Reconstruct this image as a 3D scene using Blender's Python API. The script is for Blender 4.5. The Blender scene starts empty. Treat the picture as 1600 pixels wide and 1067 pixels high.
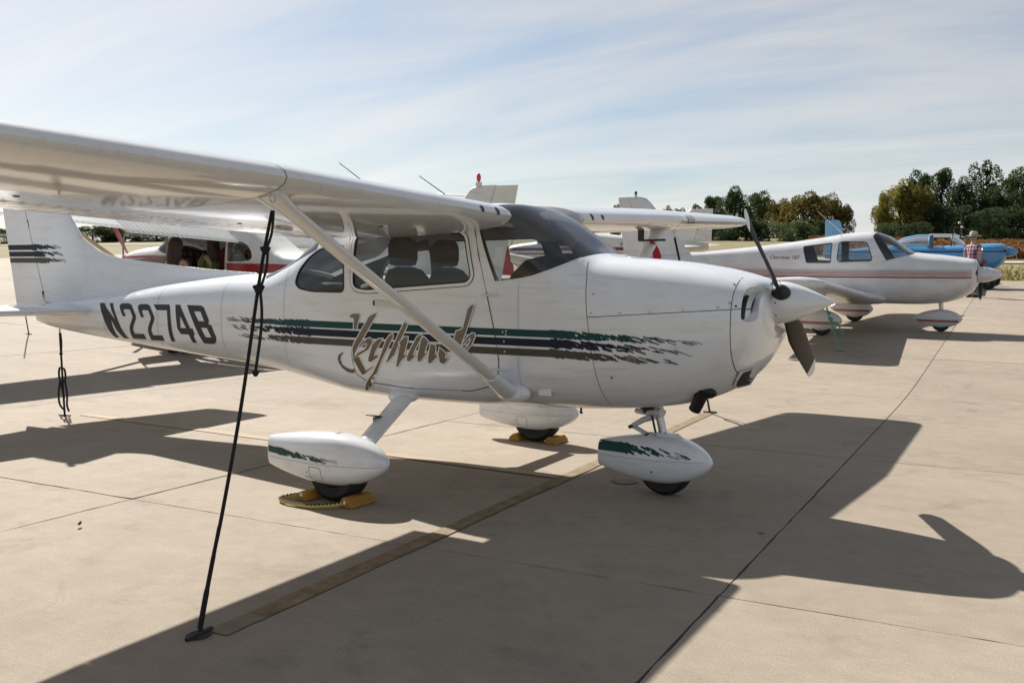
import bpy, bmesh, math, random
from mathutils import Vector, Matrix
from mathutils.geometry import tessellate_polygon
from math import sin, cos, pi, radians, sqrt
random.seed(7)
scn = bpy.context.scene
COL = scn.collection

# ---------------------------------------------------------------- camera
CAM = Vector((2.487, -5.8775, 1.4249)); YAW, PIT, ROL = radians(30.544), radians(4.045), radians(0.549)
fw = Vector((-sin(YAW)*cos(PIT), cos(YAW)*cos(PIT), -sin(PIT)))
rt = Vector((cos(YAW), sin(YAW), 0)); up = rt.cross(fw)
r2 = cos(ROL)*rt + sin(ROL)*up; u2 = -sin(ROL)*rt + cos(ROL)*up
cam = bpy.data.cameras.new('camera'); camo = bpy.data.objects.new('camera', cam); COL.objects.link(camo)
cam.sensor_width = 36; cam.lens = 34.07; cam.clip_start = .05; cam.clip_end = 3000
camo.matrix_world = Matrix(((r2.x, u2.x, -fw.x, CAM.x), (r2.y, u2.y, -fw.y, CAM.y), (r2.z, u2.z, -fw.z, CAM.z), (0, 0, 0, 1)))
scn.camera = camo
# ---------------------------------------------------------------- sky, sun, exposure
SAZ, SEL = radians(150.1), radians(39.7)
SUN = Vector((cos(SAZ)*cos(SEL), sin(SAZ)*cos(SEL), sin(SEL)))
world = bpy.data.worlds.new('World'); scn.world = world; world.use_nodes = True
nt = world.node_tree; N = nt.nodes; L = nt.links; N.clear()
def wn(t, **k):
    n = N.new(t)
    for a, b in k.items(): setattr(n, a, b)
    return n
out = wn('ShaderNodeOutputWorld'); bg = wn('ShaderNodeBackground'); bg.inputs[1].default_value = .05
sky = wn('ShaderNodeTexSky', sky_type='NISHITA', sun_disc=False, sun_elevation=SEL, sun_rotation=math.atan2(SUN.x, SUN.y),
         altitude=200, air_density=1.1, dust_density=.8, ozone_density=3.0)
tc = wn('ShaderNodeTexCoord'); sep = wn('ShaderNodeSeparateXYZ'); L.new(tc.outputs['Generated'], sep.inputs[0])
mx = wn('ShaderNodeMath', operation='MAXIMUM'); mx.inputs[1].default_value = 0; L.new(sep.outputs[2], mx.inputs[0])
ad = wn('ShaderNodeMath', operation='ADD'); ad.inputs[1].default_value = .16; L.new(mx.outputs[0], ad.inputs[0])
dv = wn('ShaderNodeVectorMath', operation='DIVIDE'); cmb = wn('ShaderNodeCombineXYZ')
for i in range(3): L.new(ad.outputs[0], cmb.inputs[i])
L.new(tc.outputs['Generated'], dv.inputs[0]); L.new(cmb.outputs[0], dv.inputs[1])
mp = wn('ShaderNodeMapping'); mp.inputs['Rotation'].default_value = (0, 0, radians(-24)); mp.inputs['Scale'].default_value = (.42, 1.5, 0)
L.new(dv.outputs[0], mp.inputs[0])
n1 = wn('ShaderNodeTexNoise'); n1.inputs['Scale'].default_value = 1.15; n1.inputs['Detail'].default_value = 9; n1.inputs['Roughness'].default_value = .57; n1.inputs['Distortion'].default_value = .55
L.new(mp.outputs[0], n1.inputs['Vector'])
cr = wn('ShaderNodeValToRGB'); cr.color_ramp.elements[0].position = .25; cr.color_ramp.elements[1].position = .66
L.new(n1.outputs[0], cr.inputs[0])
mf = wn('ShaderNodeMath', operation='MULTIPLY'); mf.inputs[1].default_value = .88; L.new(cr.outputs[0], mf.inputs[0])
mixc = wn('ShaderNodeMix', data_type='RGBA'); L.new(mf.outputs[0], mixc.inputs[0]); L.new(sky.outputs[0], mixc.inputs[6])
bw = wn('ShaderNodeRGBToBW'); L.new(sky.outputs[0], bw.inputs[0])
cs = wn('ShaderNodeMath', operation='MULTIPLY_ADD'); cs.inputs[1].default_value = .72; cs.inputs[2].default_value = 4.5; L.new(bw.outputs[0], cs.inputs[0])
cc = wn('ShaderNodeCombineColor'); [L.new(cs.outputs[0], cc.inputs[i]) for i in range(3)]; L.new(cc.outputs[0], mixc.inputs[7])
L.new(mixc.outputs[2], bg.inputs[0]); L.new(bg.outputs[0], out.inputs[0])
sl = bpy.data.lights.new('sun', 'SUN'); sl.energy = 5.0; sl.angle = radians(.53); sl.color = (1, .945, .87)
so = bpy.data.objects.new('sun', sl); COL.objects.link(so); so.rotation_euler = SUN.to_track_quat('Z', 'Y').to_euler()
scn.view_settings.view_transform = 'Standard'; scn.view_settings.look = 'None'; scn.view_settings.exposure = .83; scn.view_settings.gamma = 1

# ---------------------------------------------------------------- materials
MATS = {}
def mat(name, col, rough=.5, metal=0, coat=0, noise=0, nscale=8, bump=0, bscale=30, spec=.5, rnd=0, coatr=.05, col2=None):
    if name in MATS: return MATS[name]
    m = bpy.data.materials.new(name); m.use_nodes = True; t = m.node_tree; b = t.nodes['Principled BSDF']
    b.inputs['Base Color'].default_value = (*col, 1); b.inputs['Roughness'].default_value = rough; b.inputs['Metallic'].default_value = metal
    b.inputs['Coat Weight'].default_value = coat; b.inputs['Coat Roughness'].default_value = coatr; b.inputs['Specular IOR Level'].default_value = spec
    tcn = t.nodes.new('ShaderNodeTexCoord')
    if noise or col2 or rnd:
        nz = t.nodes.new('ShaderNodeTexNoise'); nz.inputs['Scale'].default_value = nscale; nz.inputs['Detail'].default_value = 6; nz.inputs['Roughness'].default_value = .6
        t.links.new(tcn.outputs['Object'], nz.inputs['Vector'])
        mix = t.nodes.new('ShaderNodeMix'); mix.data_type = 'RGBA'
        c2 = col2 or tuple(c*(1-noise) for c in col)
        mr = t.nodes.new('ShaderNodeMapRange'); mr.inputs[1].default_value = .35; mr.inputs[2].default_value = .7
        t.links.new(nz.outputs[0], mr.inputs[0]); t.links.new(mr.outputs[0], mix.inputs[0])
        mix.inputs[6].default_value = (*col, 1); mix.inputs[7].default_value = (*c2, 1)
        last = mix.outputs[2]
        if rnd:
            oi = t.nodes.new('ShaderNodeObjectInfo'); hs = t.nodes.new('ShaderNodeHueSaturation')
            mr2 = t.nodes.new('ShaderNodeMapRange'); mr2.inputs[3].default_value = 1-rnd; mr2.inputs[4].default_value = 1+rnd
            t.links.new(oi.outputs['Random'], mr2.inputs[0]); t.links.new(mr2.outputs[0], hs.inputs['Value']); t.links.new(last, hs.inputs['Color']); last = hs.outputs[0]
        t.links.new(last, b.inputs['Base Color'])
    if bump:
        nb = t.nodes.new('ShaderNodeTexNoise'); nb.inputs['Scale'].default_value = bscale; nb.inputs['Detail'].default_value = 4
        t.links.new(tcn.outputs['Object'], nb.inputs['Vector'])
        bp = t.nodes.new('ShaderNodeBump'); bp.inputs['Strength'].default_value = bump; bp.inputs['Distance'].default_value = .01
        t.links.new(nb.outputs[0], bp.inputs['Height']); t.links.new(bp.outputs[0], b.inputs['Normal'])
        t.links.new(bp.outputs[0], b.inputs['Coat Normal'])
    MATS[name] = m; return m
def glass_mat(name, tint=(.8, .84, .86), rough=.015, dust=.02, ior=1.7):
    if name in MATS: return MATS[name]
    m = bpy.data.materials.new(name); m.use_nodes = True; t = m.node_tree; t.nodes.clear()
    o = t.nodes.new('ShaderNodeOutputMaterial'); mx_ = t.nodes.new('ShaderNodeMixShader'); fr = t.nodes.new('ShaderNodeFresnel'); fr.inputs[0].default_value = ior
    tr = t.nodes.new('ShaderNodeBsdfTransparent'); tr.inputs[0].default_value = (*tint, 1); gl = t.nodes.new('ShaderNodeBsdfGlossy'); gl.inputs['Roughness'].default_value = rough
    t.links.new(fr.outputs[0], mx_.inputs[0]); t.links.new(tr.outputs[0], mx_.inputs[1]); t.links.new(gl.outputs[0], mx_.inputs[2]); t.links.new(mx_.outputs[0], o.inputs[0])
    if dust:
        df = t.nodes.new('ShaderNodeBsdfTranslucent'); df.inputs[0].default_value = (.85, .87, .9, 1); m3 = t.nodes.new('ShaderNodeMixShader'); nz = t.nodes.new('ShaderNodeTexNoise'); nz.inputs['Scale'].default_value = 3; mr = t.nodes.new('ShaderNodeMapRange'); mr.inputs[1].default_value = .3; mr.inputs[2].default_value = .75; mr.inputs[3].default_value = dust*.5; mr.inputs[4].default_value = dust*1.6
        tc_ = t.nodes.new('ShaderNodeTexCoord'); t.links.new(tc_.outputs['Object'], nz.inputs['Vector']); t.links.new(nz.outputs[0], mr.inputs[0]); t.links.new(mr.outputs[0], m3.inputs[0]); t.links.new(mx_.outputs[0], m3.inputs[1]); t.links.new(df.outputs[0], m3.inputs[2]); t.links.new(m3.outputs[0], o.inputs[0])
    MATS[name] = m; return m

PAINT = mat('white aircraft paint', (.76, .785, .82), .22, coat=.7, noise=.06, nscale=2.2, bump=.06, bscale=3.4)
def streaks(m, amt=.16):
    t = m.node_tree; b = t.nodes['Principled BSDF']; src = b.inputs['Base Color'].links[0].from_socket; tcn = t.nodes.new('ShaderNodeTexCoord'); mp_ = t.nodes.new('ShaderNodeMapping'); mp_.inputs['Scale'].default_value = (1.1, 9, 9); t.links.new(tcn.outputs['Object'], mp_.inputs[0])
    nz = t.nodes.new('ShaderNodeTexNoise'); nz.inputs['Scale'].default_value = 2.4; nz.inputs['Detail'].default_value = 8; nz.inputs['Roughness'].default_value = .65; t.links.new(mp_.outputs[0], nz.inputs['Vector'])
    mr = t.nodes.new('ShaderNodeMapRange'); mr.inputs[1].default_value = .52; mr.inputs[2].default_value = .8; mr.inputs[4].default_value = amt; t.links.new(nz.outputs[0], mr.inputs[0])
    mx2 = t.nodes.new('ShaderNodeMix'); mx2.data_type = 'RGBA'; mx2.inputs[7].default_value = (.30, .28, .25, 1); t.links.new(mr.outputs[0], mx2.inputs[0]); t.links.new(src, mx2.inputs[6]); t.links.new(mx2.outputs[2], b.inputs['Base Color'])
streaks(PAINT, .34)
WPAINT = mat('white wing paint', (.72, .72, .72), .14, coat=.6, noise=.08, nscale=2.0, bump=.14, bscale=2.4, spec=.6, coatr=.05)
DIRTYW = mat('weathered white paint', (.62, .63, .65), .28, coat=.5, noise=.14, nscale=3, bump=.03, bscale=4)
OLDW = mat('aged cream white paint', (.66, .65, .61), .35, coat=.3, noise=.12, nscale=3, bump=.04, bscale=5)
streaks(WPAINT, .30); streaks(DIRTYW, .5); streaks(OLDW, .5)
GREEN = mat('teal green vinyl', (.006, .056, .056), .5, coat=.0, spec=.25)
NAVY = mat('navy vinyl', (.006, .013, .028), .5, coat=.0, spec=.25)
BRONZE = mat('bronze grey vinyl', (.075, .066, .052), .5, coat=0, spec=.25)
REGM = mat('charcoal vinyl', (.035, .035, .037), .5, coat=0, spec=.25)
BLACK = mat('matt black', (.012, .012, .013), .5)
SEAM = mat('dark seam', (.03, .032, .036), .6)
RUB = mat('tyre rubber', (.014, .014, .014), .75, noise=.3, nscale=20, bump=.1, bscale=60)
INT = mat('interior trim', (.15, .153, .16), .7, noise=.15)
INTL = mat('interior headliner', (.16, .16, .165), .8)
SEATM = mat('seat fabric', (.018, .02, .026), .85, noise=.2, nscale=12, bump=.1)
METAL = mat('brushed steel', (.5, .5, .51), .3, 1)
DMETAL = mat('dark metal', (.06, .058, .055), .45, .6, noise=.2)
EXH = mat('sooty exhaust steel', (.035, .034, .033), .5, .5, noise=.3, nscale=15)
PROPB = mat('black propeller paint', (.009, .0095, .010), .6, coat=0, spec=.2)
PROPG = mat('grey brown blade paint', (.028, .024, .019), .5, noise=.25, nscale=10, spec=.3)
REDP = mat('red paint', (.33, .018, .02), .3, coat=.5, noise=.1)
MAROON = mat('maroon paint', (.13, .015, .028), .3, coat=.5)
FADRED = mat('faded red paint', (.36, .13, .125), .4, coat=.2, noise=.2, nscale=6)
PINKS = mat('pale pinstripe', (.45, .28, .28), .4, coat=.2)
BLUE = mat('blue aircraft paint', (.06, .25, .48), .3, coat=.6)
LBLUE = mat('light blue paint', (.16, .42, .64), .25, coat=.6)
GLASS = glass_mat('clear glass'); TGLASS = glass_mat('tinted glass', (.42, .45, .48)); WSG = glass_mat('windshield acrylic', (.84, .88, .91), .02, .05, 1.85)
ROPE = mat('black rope', (.012, .012, .014), .9, bump=.5, bscale=160)
GROPE = mat('green rope', (.07, .30, .20), .9, bump=.4, bscale=120)
RED = mat('red streamer fabric', (.42, .012, .03), .8, noise=.2)
CHOCK = mat('yellow rubber chock', (.42, .21, .025), .75, noise=.3, nscale=14, bump=.2)
YEL = mat('yellow rope strand', (.62, .48, .08), .8)
BEACON = mat('red beacon lens', (.55, .02, .015), .15, coat=.5)
WHITEP = mat('plain white print', (.72, .72, .71), .4)

# ---------------------------------------------------------------- helpers
def mesh(name, V, F, m, parent=None, smooth=True, normals=None, fm=None):
    me = bpy.data.meshes.new(name); me.from_pydata([tuple(v) for v in V], [], F); me.update()
    for mm in (m if isinstance(m, (list, tuple)) else [m]): me.materials.append(mm)
    if smooth: me.polygons.foreach_set('use_smooth', [True]*len(me.polygons))
    if fm: me.polygons.foreach_set('material_index', fm)
    if normals: me.normals_split_custom_set_from_vertices(normals)
    o = bpy.data.objects.new(name, me); COL.objects.link(o)
    if parent: o.parent = parent
    return o
def sharp(o, ang=40):
    o.data.set_sharp_from_angle(angle=radians(ang)); return o
def thing(name, label, cat, loc=(0, 0, 0), rot=(0, 0, 0), group=None):
    o = bpy.data.objects.new(name, None); o.empty_display_size = .2; COL.objects.link(o); o.location = loc; o.rotation_euler = rot
    return tag(o, label, cat, group)
def tag(o, label, cat, group=None):
    o['label'] = label; o['category'] = cat
    if group: o['group'] = group
    return o
def struct(o): o['kind'] = 'structure'; return o
class MB:
    def __init__(s): s.V = []; s.F = []
    def add(s, V, F):
        k = len(s.V); s.V += [Vector(v) for v in V]; s.F += [tuple(i+k for i in f) for f in F]; return s
    def box(s, c, d, R=None, taper=1):
        V = []
        for z in (-.5, .5):
            k = taper if z > 0 else 1
            for x, y in ((-.5, -.5), (.5, -.5), (.5, .5), (-.5, .5)):
                v = Vector((x*d[0]*k, y*d[1]*k, z*d[2])); V.append(Vector(c)+(R @ v if R else v))
        return s.add(V, [(3, 2, 1, 0), (4, 5, 6, 7), (0, 1, 5, 4), (1, 2, 6, 5), (2, 3, 7, 6), (3, 0, 4, 7)])
    def loft(s, rings, cap=True, closed=True):
        n = len(rings[0]); V = [p for r in rings for p in r]; F = []
        for i in range(len(rings)-1):
            for j in range(n if closed else n-1):
                a, b = i*n+j, i*n+(j+1) % n; F.append((a, b, b+n, a+n))
        if cap and closed: F.append(tuple(range(n-1, -1, -1))); F.append(tuple((len(rings)-1)*n+j for j in range(n)))
        return s.add(V, F)
    def tube(s, P, r, n=8, sq=1, cap=True):
        P = [Vector(p) for p in P]; R = r if isinstance(r, (list, tuple)) else [r]*len(P); rings = []
        t0 = (P[1]-P[0]).normalized(); a = Vector((0, 0, 1)) if abs(t0.z) < .9 else Vector((1, 0, 0)); u = (a-t0*a.dot(t0)).normalized()
        for i, p in enumerate(P):
            t = (P[min(i+1, len(P)-1)]-P[max(i-1, 0)]).normalized(); u = (u-t*u.dot(t)).normalized(); w = t.cross(u)
            rings.append([p+(u*cos(2*pi*k/n)*sq+w*sin(2*pi*k/n))*R[i] for k in range(n)])
        return s.loft(rings, cap)
    def ell(s, c, r, n=16, m=10, R=None):
        rings = []
        for i in range(m+1):
            a = -pi/2+pi*i/m; a = max(min(a, pi/2-.03), -pi/2+.03)
            ring = []
            for k in range(n):
                v = Vector((r[0]*cos(a)*cos(2*pi*k/n), r[1]*cos(a)*sin(2*pi*k/n), r[2]*sin(a))); ring.append(Vector(c)+(R @ v if R else v))
            rings.append(ring)
        return s.loft(rings)
    def build(s, name, m, parent=None, smooth=True, ang=40):
        o = mesh(name, s.V, s.F, m, parent, smooth)
        if smooth: sharp(o, ang)
        return o
def smoothpath(P, k=6):
    P = [Vector(p) for p in P]; Q = []
    for i in range(len(P)-1):
        a, b, c, d = P[max(i-1, 0)], P[i], P[i+1], P[min(i+2, len(P)-1)]
        for j in range(k):
            t = j/k; Q.append(.5*((2*b)+(c-a)*t+(2*a-5*b+4*c-d)*t*t+(-a+3*b-3*c+d)*t**3))
    return Q+[P[-1]]
def resample(P, n):
    P = [Vector(p) for p in P]; D = [0]
    for a, b in zip(P, P[1:]): D.append(D[-1]+(b-a).length)
    Q = []; i = 0
    for k in range(n):
        d = D[-1]*k/(n-1)
        while i < len(P)-2 and D[i+1] < d: i += 1
        t = (d-D[i])/max(D[i+1]-D[i], 1e-9); Q.append(P[i].lerp(P[i+1], min(t, 1)))
    return Q
def hull(P):
    P = sorted(set((round(x, 5), round(z, 5)) for x, z in P))
    def half(Q):
        h = []
        for p in Q:
            while len(h) > 1 and (h[-1][0]-h[-2][0])*(p[1]-h[-2][1])-(h[-1][1]-h[-2][1])*(p[0]-h[-2][0]) <= 1e-9: h.pop()
            h.append(p)
        return h[:-1]
    return half(P)+half(P[::-1])
def rounded(P, r, k=4):
    """round the corners of a convex polygon (list of 2-tuples)"""
    n = len(P); Q = []
    for i in range(n):
        a, b, c = Vector(P[i-1]), Vector(P[i]), Vector(P[(i+1) % n]); d0 = (a-b); d1 = (c-b); rr = min(r, d0.length*.45, d1.length*.45)
        p0 = b+d0.normalized()*rr; p1 = b+d1.normalized()*rr
        for j in range(k+1):
            t = j/k; q = p0*(1-t)**2+b*2*t*(1-t)+p1*t*t; Q.append((q.x, q.y))
    return Q

ST=[# x, zt, zb, w, zm, nt, nb
(.885,1.345,1.05,.30,1.20,2.4,2.2),
(.86,1.375,.97,.365,1.19,2.5,2.3),
(.82,1.40,.895,.405,1.17,2.6,2.4),
(.74,1.427,.80,.435,1.14,2.7,2.5),
(.55,1.472,.675,.462,1.11,2.9,2.6),
(.3,1.508,.60,.485,1.09,3.0,2.7),
(0,1.532,.558,.505,1.08,3.2,2.9),
(-.15,1.545,.545,.513,1.08,3.3,3.0),
(-.27,1.585,.538,.520,1.08,3.4,3.1),
(-.45,1.70,.530,.530,1.08,3.6,3.2),
(-.65,1.825,.525,.540,1.08,3.9,3.3),
(-.8,1.885,.522,.546,1.08,4.2,3.4),
(-1.0,1.90,.512,.55,1.08,4.4,3.9),
(-1.5,1.905,.508,.552,1.08,4.6,4.3),
(-2.1,1.875,.528,.550,1.08,4.2,4.3),
(-2.3,1.80,.552,.542,1.08,3.7,4.1),
(-2.5,1.685,.578,.528,1.08,3.3,3.8),
(-2.7,1.565,.602,.508,1.08,3.0,3.5),
(-2.9,1.47,.626,.484,1.08,2.9,3.3),
(-3.1,1.415,.646,.460,1.07,2.9,3.15),
(-3.5,1.39,.672,.412,1.05,3.0,3.0),
(-4.2,1.32,.71,.330,1.02,3.0,3.0),
(-5.0,1.222,.765,.240,1.0,2.9,2.9),
(-5.8,1.138,.822,.145,.985,2.7,2.7),
(-6.2,1.10,.862,.09,.98,2.5,2.5),
(-6.42,1.075,.90,.045,.99,2.3,2.3)]
def mk_interp(ST):
    X=[s[0] for s in ST][::-1]; n=len(X)
    cols=[[s[k] for s in ST][::-1] for k in range(1,len(ST[0]))]
    D=[]
    for Y in cols:
        d=[(Y[i+1]-Y[i])/(X[i+1]-X[i]) for i in range(n-1)]
        m=[0]*n; m[0]=d[0]; m[-1]=d[-1]
        for i in range(1,n-1):
            if d[i-1]*d[i]<=0: m[i]=0
            else:
                h0=X[i]-X[i-1]; h1=X[i+1]-X[i]; w1=2*h1+h0; w2=h1+2*h0
                m[i]=(w1+w2)/(w1/d[i-1]+w2/d[i])
        D.append(m)
    def f(x):
        x=min(max(x,X[0]),X[-1]); i=0
        while i<n-2 and x>X[i+1]: i+=1
        h=X[i+1]-X[i]; t=(x-X[i])/h; t2=t*t; t3=t2*t
        a=2*t3-3*t2+1; b=t3-2*t2+t; c=3*t2-2*t3; e=t3-t2
        return [a*Y[i]+b*h*m[i]+c*Y[i+1]+e*h*m[i+1] for Y,m in zip(cols,D)]
    return f
def side_fn(f):
    def side(x,z):
        zt,zb,w,zm,nt,nb=f(x)
        if z>=zm: r=(z-zm)/(zt-zm); n=nt
        else: r=(zm-z)/(zm-zb); n=nb
        return w*max(0,1-min(r,1)**n)**(1/n)
    return side

# ---------------------------------------------------------------- lofted fuselages, cut into panels
class Body:
    def __init__(s, ST): s.ST = ST; s.F = mk_interp(ST); s.side = side_fn(s.F)
    def ring(s, x, n=72, grow=0):
        zt, zb, w, zm, nt_, nb = s.F(x); R = []
        for k in range(n):
            t = 2*pi*k/n; c, q = cos(t), sin(t); e = 2/(nt_ if q >= 0 else nb); h = zt-zm if q >= 0 else zm-zb
            R.append(Vector((x, (w+grow)*math.copysign(abs(c)**e, c), zm+(h+grow)*math.copysign(abs(q)**e, q))))
        return R
    def g(s, p):
        zt, zb, w, zm, nt_, nb = s.F(p[0]); n = nt_ if p[2] >= zm else nb; h = zt-zm if p[2] >= zm else zm-zb
        return ((abs(p[1])/w)**n+(abs(p[2]-zm)/h)**n)**(1/n)
    def nrm(s, p):
        e = 2e-3; v = Vector([s.g([p[j]+(e if j == i else 0) for j in range(3)])-s.g([p[j]-(e if j == i else 0) for j in range(3)]) for i in range(3)])
        return v.normalized() if v.length > 1e-9 else Vector((1, 0, 0))
    def panels(s, xs, cuts, n=72, grow=0):
        """cuts: list of (name, convex xz polygon CCW). returns {name: (V, F, normals)} with 'body' for the rest"""
        bm = bmesh.new(); rings = [[bm.verts.new(v) for v in s.ring(x, n, grow)] for x in xs]
        for a, b in zip(rings, rings[1:]):
            for j in range(n): bm.faces.new((a[j], b[j], b[(j+1) % n], a[(j+1) % n]))
        bm.faces.new(rings[0]); bm.faces.new(rings[-1][::-1])
        bmesh.ops.recalc_face_normals(bm, faces=bm.faces)
        lay = bm.faces.layers.int.new('grp')
        for gi, (nm, poly) in enumerate(cuts, 1):
            P = hull(poly); x0, x1 = min(p[0] for p in P), max(p[0] for p in P); z0, z1 = min(p[1] for p in P), max(p[1] for p in P)
            cand = []
            for f in bm.faces:
                if f[lay]: continue
                fx = [v.co.x for v in f.verts]; fz = [v.co.z for v in f.verts]
                if max(fx) >= x0 and min(fx) <= x1 and max(fz) >= z0 and min(fz) <= z1: cand.append(f)
            for a, b in zip(P, P[1:]+P[:1]):
                no = Vector((b[1]-a[1], 0, -(b[0]-a[0]))).normalized(); co = Vector((a[0], 0, a[1]))
                geom = set(cand)
                for f in cand: geom.update(f.edges); geom.update(f.verts)
                r = bmesh.ops.bisect_plane(bm, geom=list(geom), dist=1e-6, plane_co=co, plane_no=no)
                fs = set(f for f in cand if f.is_valid) | set(e for e in r['geom'] if isinstance(e, bmesh.types.BMFace))
                cand = [f for f in fs if f.is_valid and (f.calc_center_median()-co).dot(no) < 0 and f[lay] == 0]
            for f in cand: f[lay] = gi
        res = {}
        for gi, nm in enumerate(['body']+[c[0] for c in cuts]):
            V, F, idx = res.setdefault(nm, ([], [], {}))
            for f in bm.faces:
                if f[lay] == gi:
                    ff = []
                    for v in f.verts:
                        if v not in idx: idx[v] = len(V); V.append(v.co.copy())
                        ff.append(idx[v])
                    F.append(tuple(ff))
        bm.free(); return res
    def pobj(s, res, nm, name, m, parent, off=0):
        V, F, _ = res[nm]; NR = [s.nrm(v) for v in V]
        if off: V = [v+q*off for v, q in zip(V, NR)]
        return mesh(name, V, F, m, parent, True, [tuple(q) for q in NR])
    # flat shapes in xz laid on the side (sy = -1 starboard, +1 port)
    def at(s, x, z, sy, off):
        p = Vector((x, sy*s.side(x, z), z)); return p+s.nrm(p)*off
    def decal(s, loops, name, m, parent, sy=-1, off=.0015, step=(.06, .03)):
        tri = tessellate_polygon([[Vector((p[0], p[1], 0)) for p in l] for l in loops]); pts = [p for l in loops for p in l]
        bm = bmesh.new(); vs = [bm.verts.new((p[0], 0, p[1])) for p in pts]
        for t in tri:
            try: bm.faces.new([vs[i] for i in t])
            except ValueError: pass
        x0, x1 = min(p[0] for p in pts), max(p[0] for p in pts); z0, z1 = min(p[1] for p in pts), max(p[1] for p in pts)
        for ax, a, b, st in ((0, x0, x1, step[0]), (2, z0, z1, step[1])):
            k = math.ceil(a/st)
            while k*st < b:
                no = Vector((1, 0, 0)) if ax == 0 else Vector((0, 0, 1))
                bmesh.ops.bisect_plane(bm, geom=bm.verts[:]+bm.edges[:]+bm.faces[:], plane_co=no*(k*st), plane_no=no); k += 1
        bm.verts.index_update(); V = []; NR = []; F = [tuple(v.index for v in f.verts) for f in bm.faces]
        for v in bm.verts:
            p = Vector((v.co.x, sy*s.side(v.co.x, v.co.z), v.co.z)); q = s.nrm(p); V.append(p+q*off); NR.append(tuple(q))
        G = []
        for f in F:
            a, b, c = (V[i] for i in f[:3]); G.append(f if (b-a).cross(c-a).dot(Vector(NR[f[0]])) > 0 else f[::-1])
        bm.free(); return mesh(name, V, G, m, parent, True, NR)
    def line(s, P, w, name, m, parent, sy=-1, off=.001, closed=False, inner=None):
        """ribbon of width w along xz points; if inner given: ring between polygon offset by inner and inner+w"""
        P = [Vector(p) for p in P]; n = len(P); V = []; NR = []
        for i in range(n):
            a = P[i-1] if (closed or i) else P[i]; b = P[(i+1) % n] if (closed or i < n-1) else P[i]
            t = (b-a).normalized(); q = Vector((t.y, -t.x)); lo, hi = (-w/2, w/2) if inner is None else (inner, inner+w)
            for d in (lo, hi):
                u = P[i]+q*d; p = Vector((u.x, sy*s.side(u.x, u.y), u.y)); nn = s.nrm(p); V.append(p+nn*off); NR.append(tuple(nn))
        F = []
        for i in range(n if closed else n-1):
            a, b, c, d = 2*i, 2*i+1, (2*i+3) % (2*n), (2*i+2) % (2*n)
            x = (V[b]-V[a]).cross(V[c]-V[a]); F.append((a, b, c, d) if x.dot(Vector(NR[a])) > 0 else (d, c, b, a))
        return mesh(name, V, F, m, parent, True, NR)
def offset_poly(P, d):
    n = len(P); A = sum(P[i-1][0]*P[i][1]-P[i][0]*P[i-1][1] for i in range(n)); sg = 1 if A > 0 else -1; Q = []
    for i in range(n):
        a, b, c = Vector(P[i-1]), Vector(P[i]), Vector(P[(i+1) % n]); t0 = (b-a).normalized(); t1 = (c-b).normalized()
        q = (Vector((t0.y, -t0.x))+Vector((t1.y, -t1.x))); k = max(q.length, .9); q = q/k*2/k if k > 0 else q; Q.append(tuple(b+q*d*sg))
    return Q
def tear(x0, x1, zc, h, seed, drop=0.0):
    """polygons of a brush-torn stripe end running from x0 (solid) to x1 (thin): overlapping slanted strokes, ever sparser"""
    R = random.Random(seed); P = []; d = 1 if x1 > x0 else -1; Lt = abs(x1-x0); k = (h/.047)**.5; s = -.02*k
    while s < Lt:
        f = max(0, s/Lt)
        for j in range(3):
            if f > .12 and R.random() < .08+.50*f: continue
            hh = h*(1-.50*f); th = hh/3*(1.42-.95*f)*R.uniform(.7, 1.1); z = zc-drop*f+(1-j)*hh/3.1+R.uniform(-.12, .12)*h*(.3+f)
            ln = R.uniform(.028, .062)*k*(1.0+.35*f); sl = R.uniform(.18, .32)
            x = x0+d*(s+R.uniform(-.008, .008))
            P.append([(x-ln*.5, z+sl*ln*.5+th*.42), (x-ln*.42, z+sl*ln*.42-th*.5), (x+ln*.5, z-sl*ln*.5-th*.42), (x+ln*.42, z-sl*ln*.42+th*.5)])
        s += R.uniform(.013, .021)*k*(1+.8*f)
    return P
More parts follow.
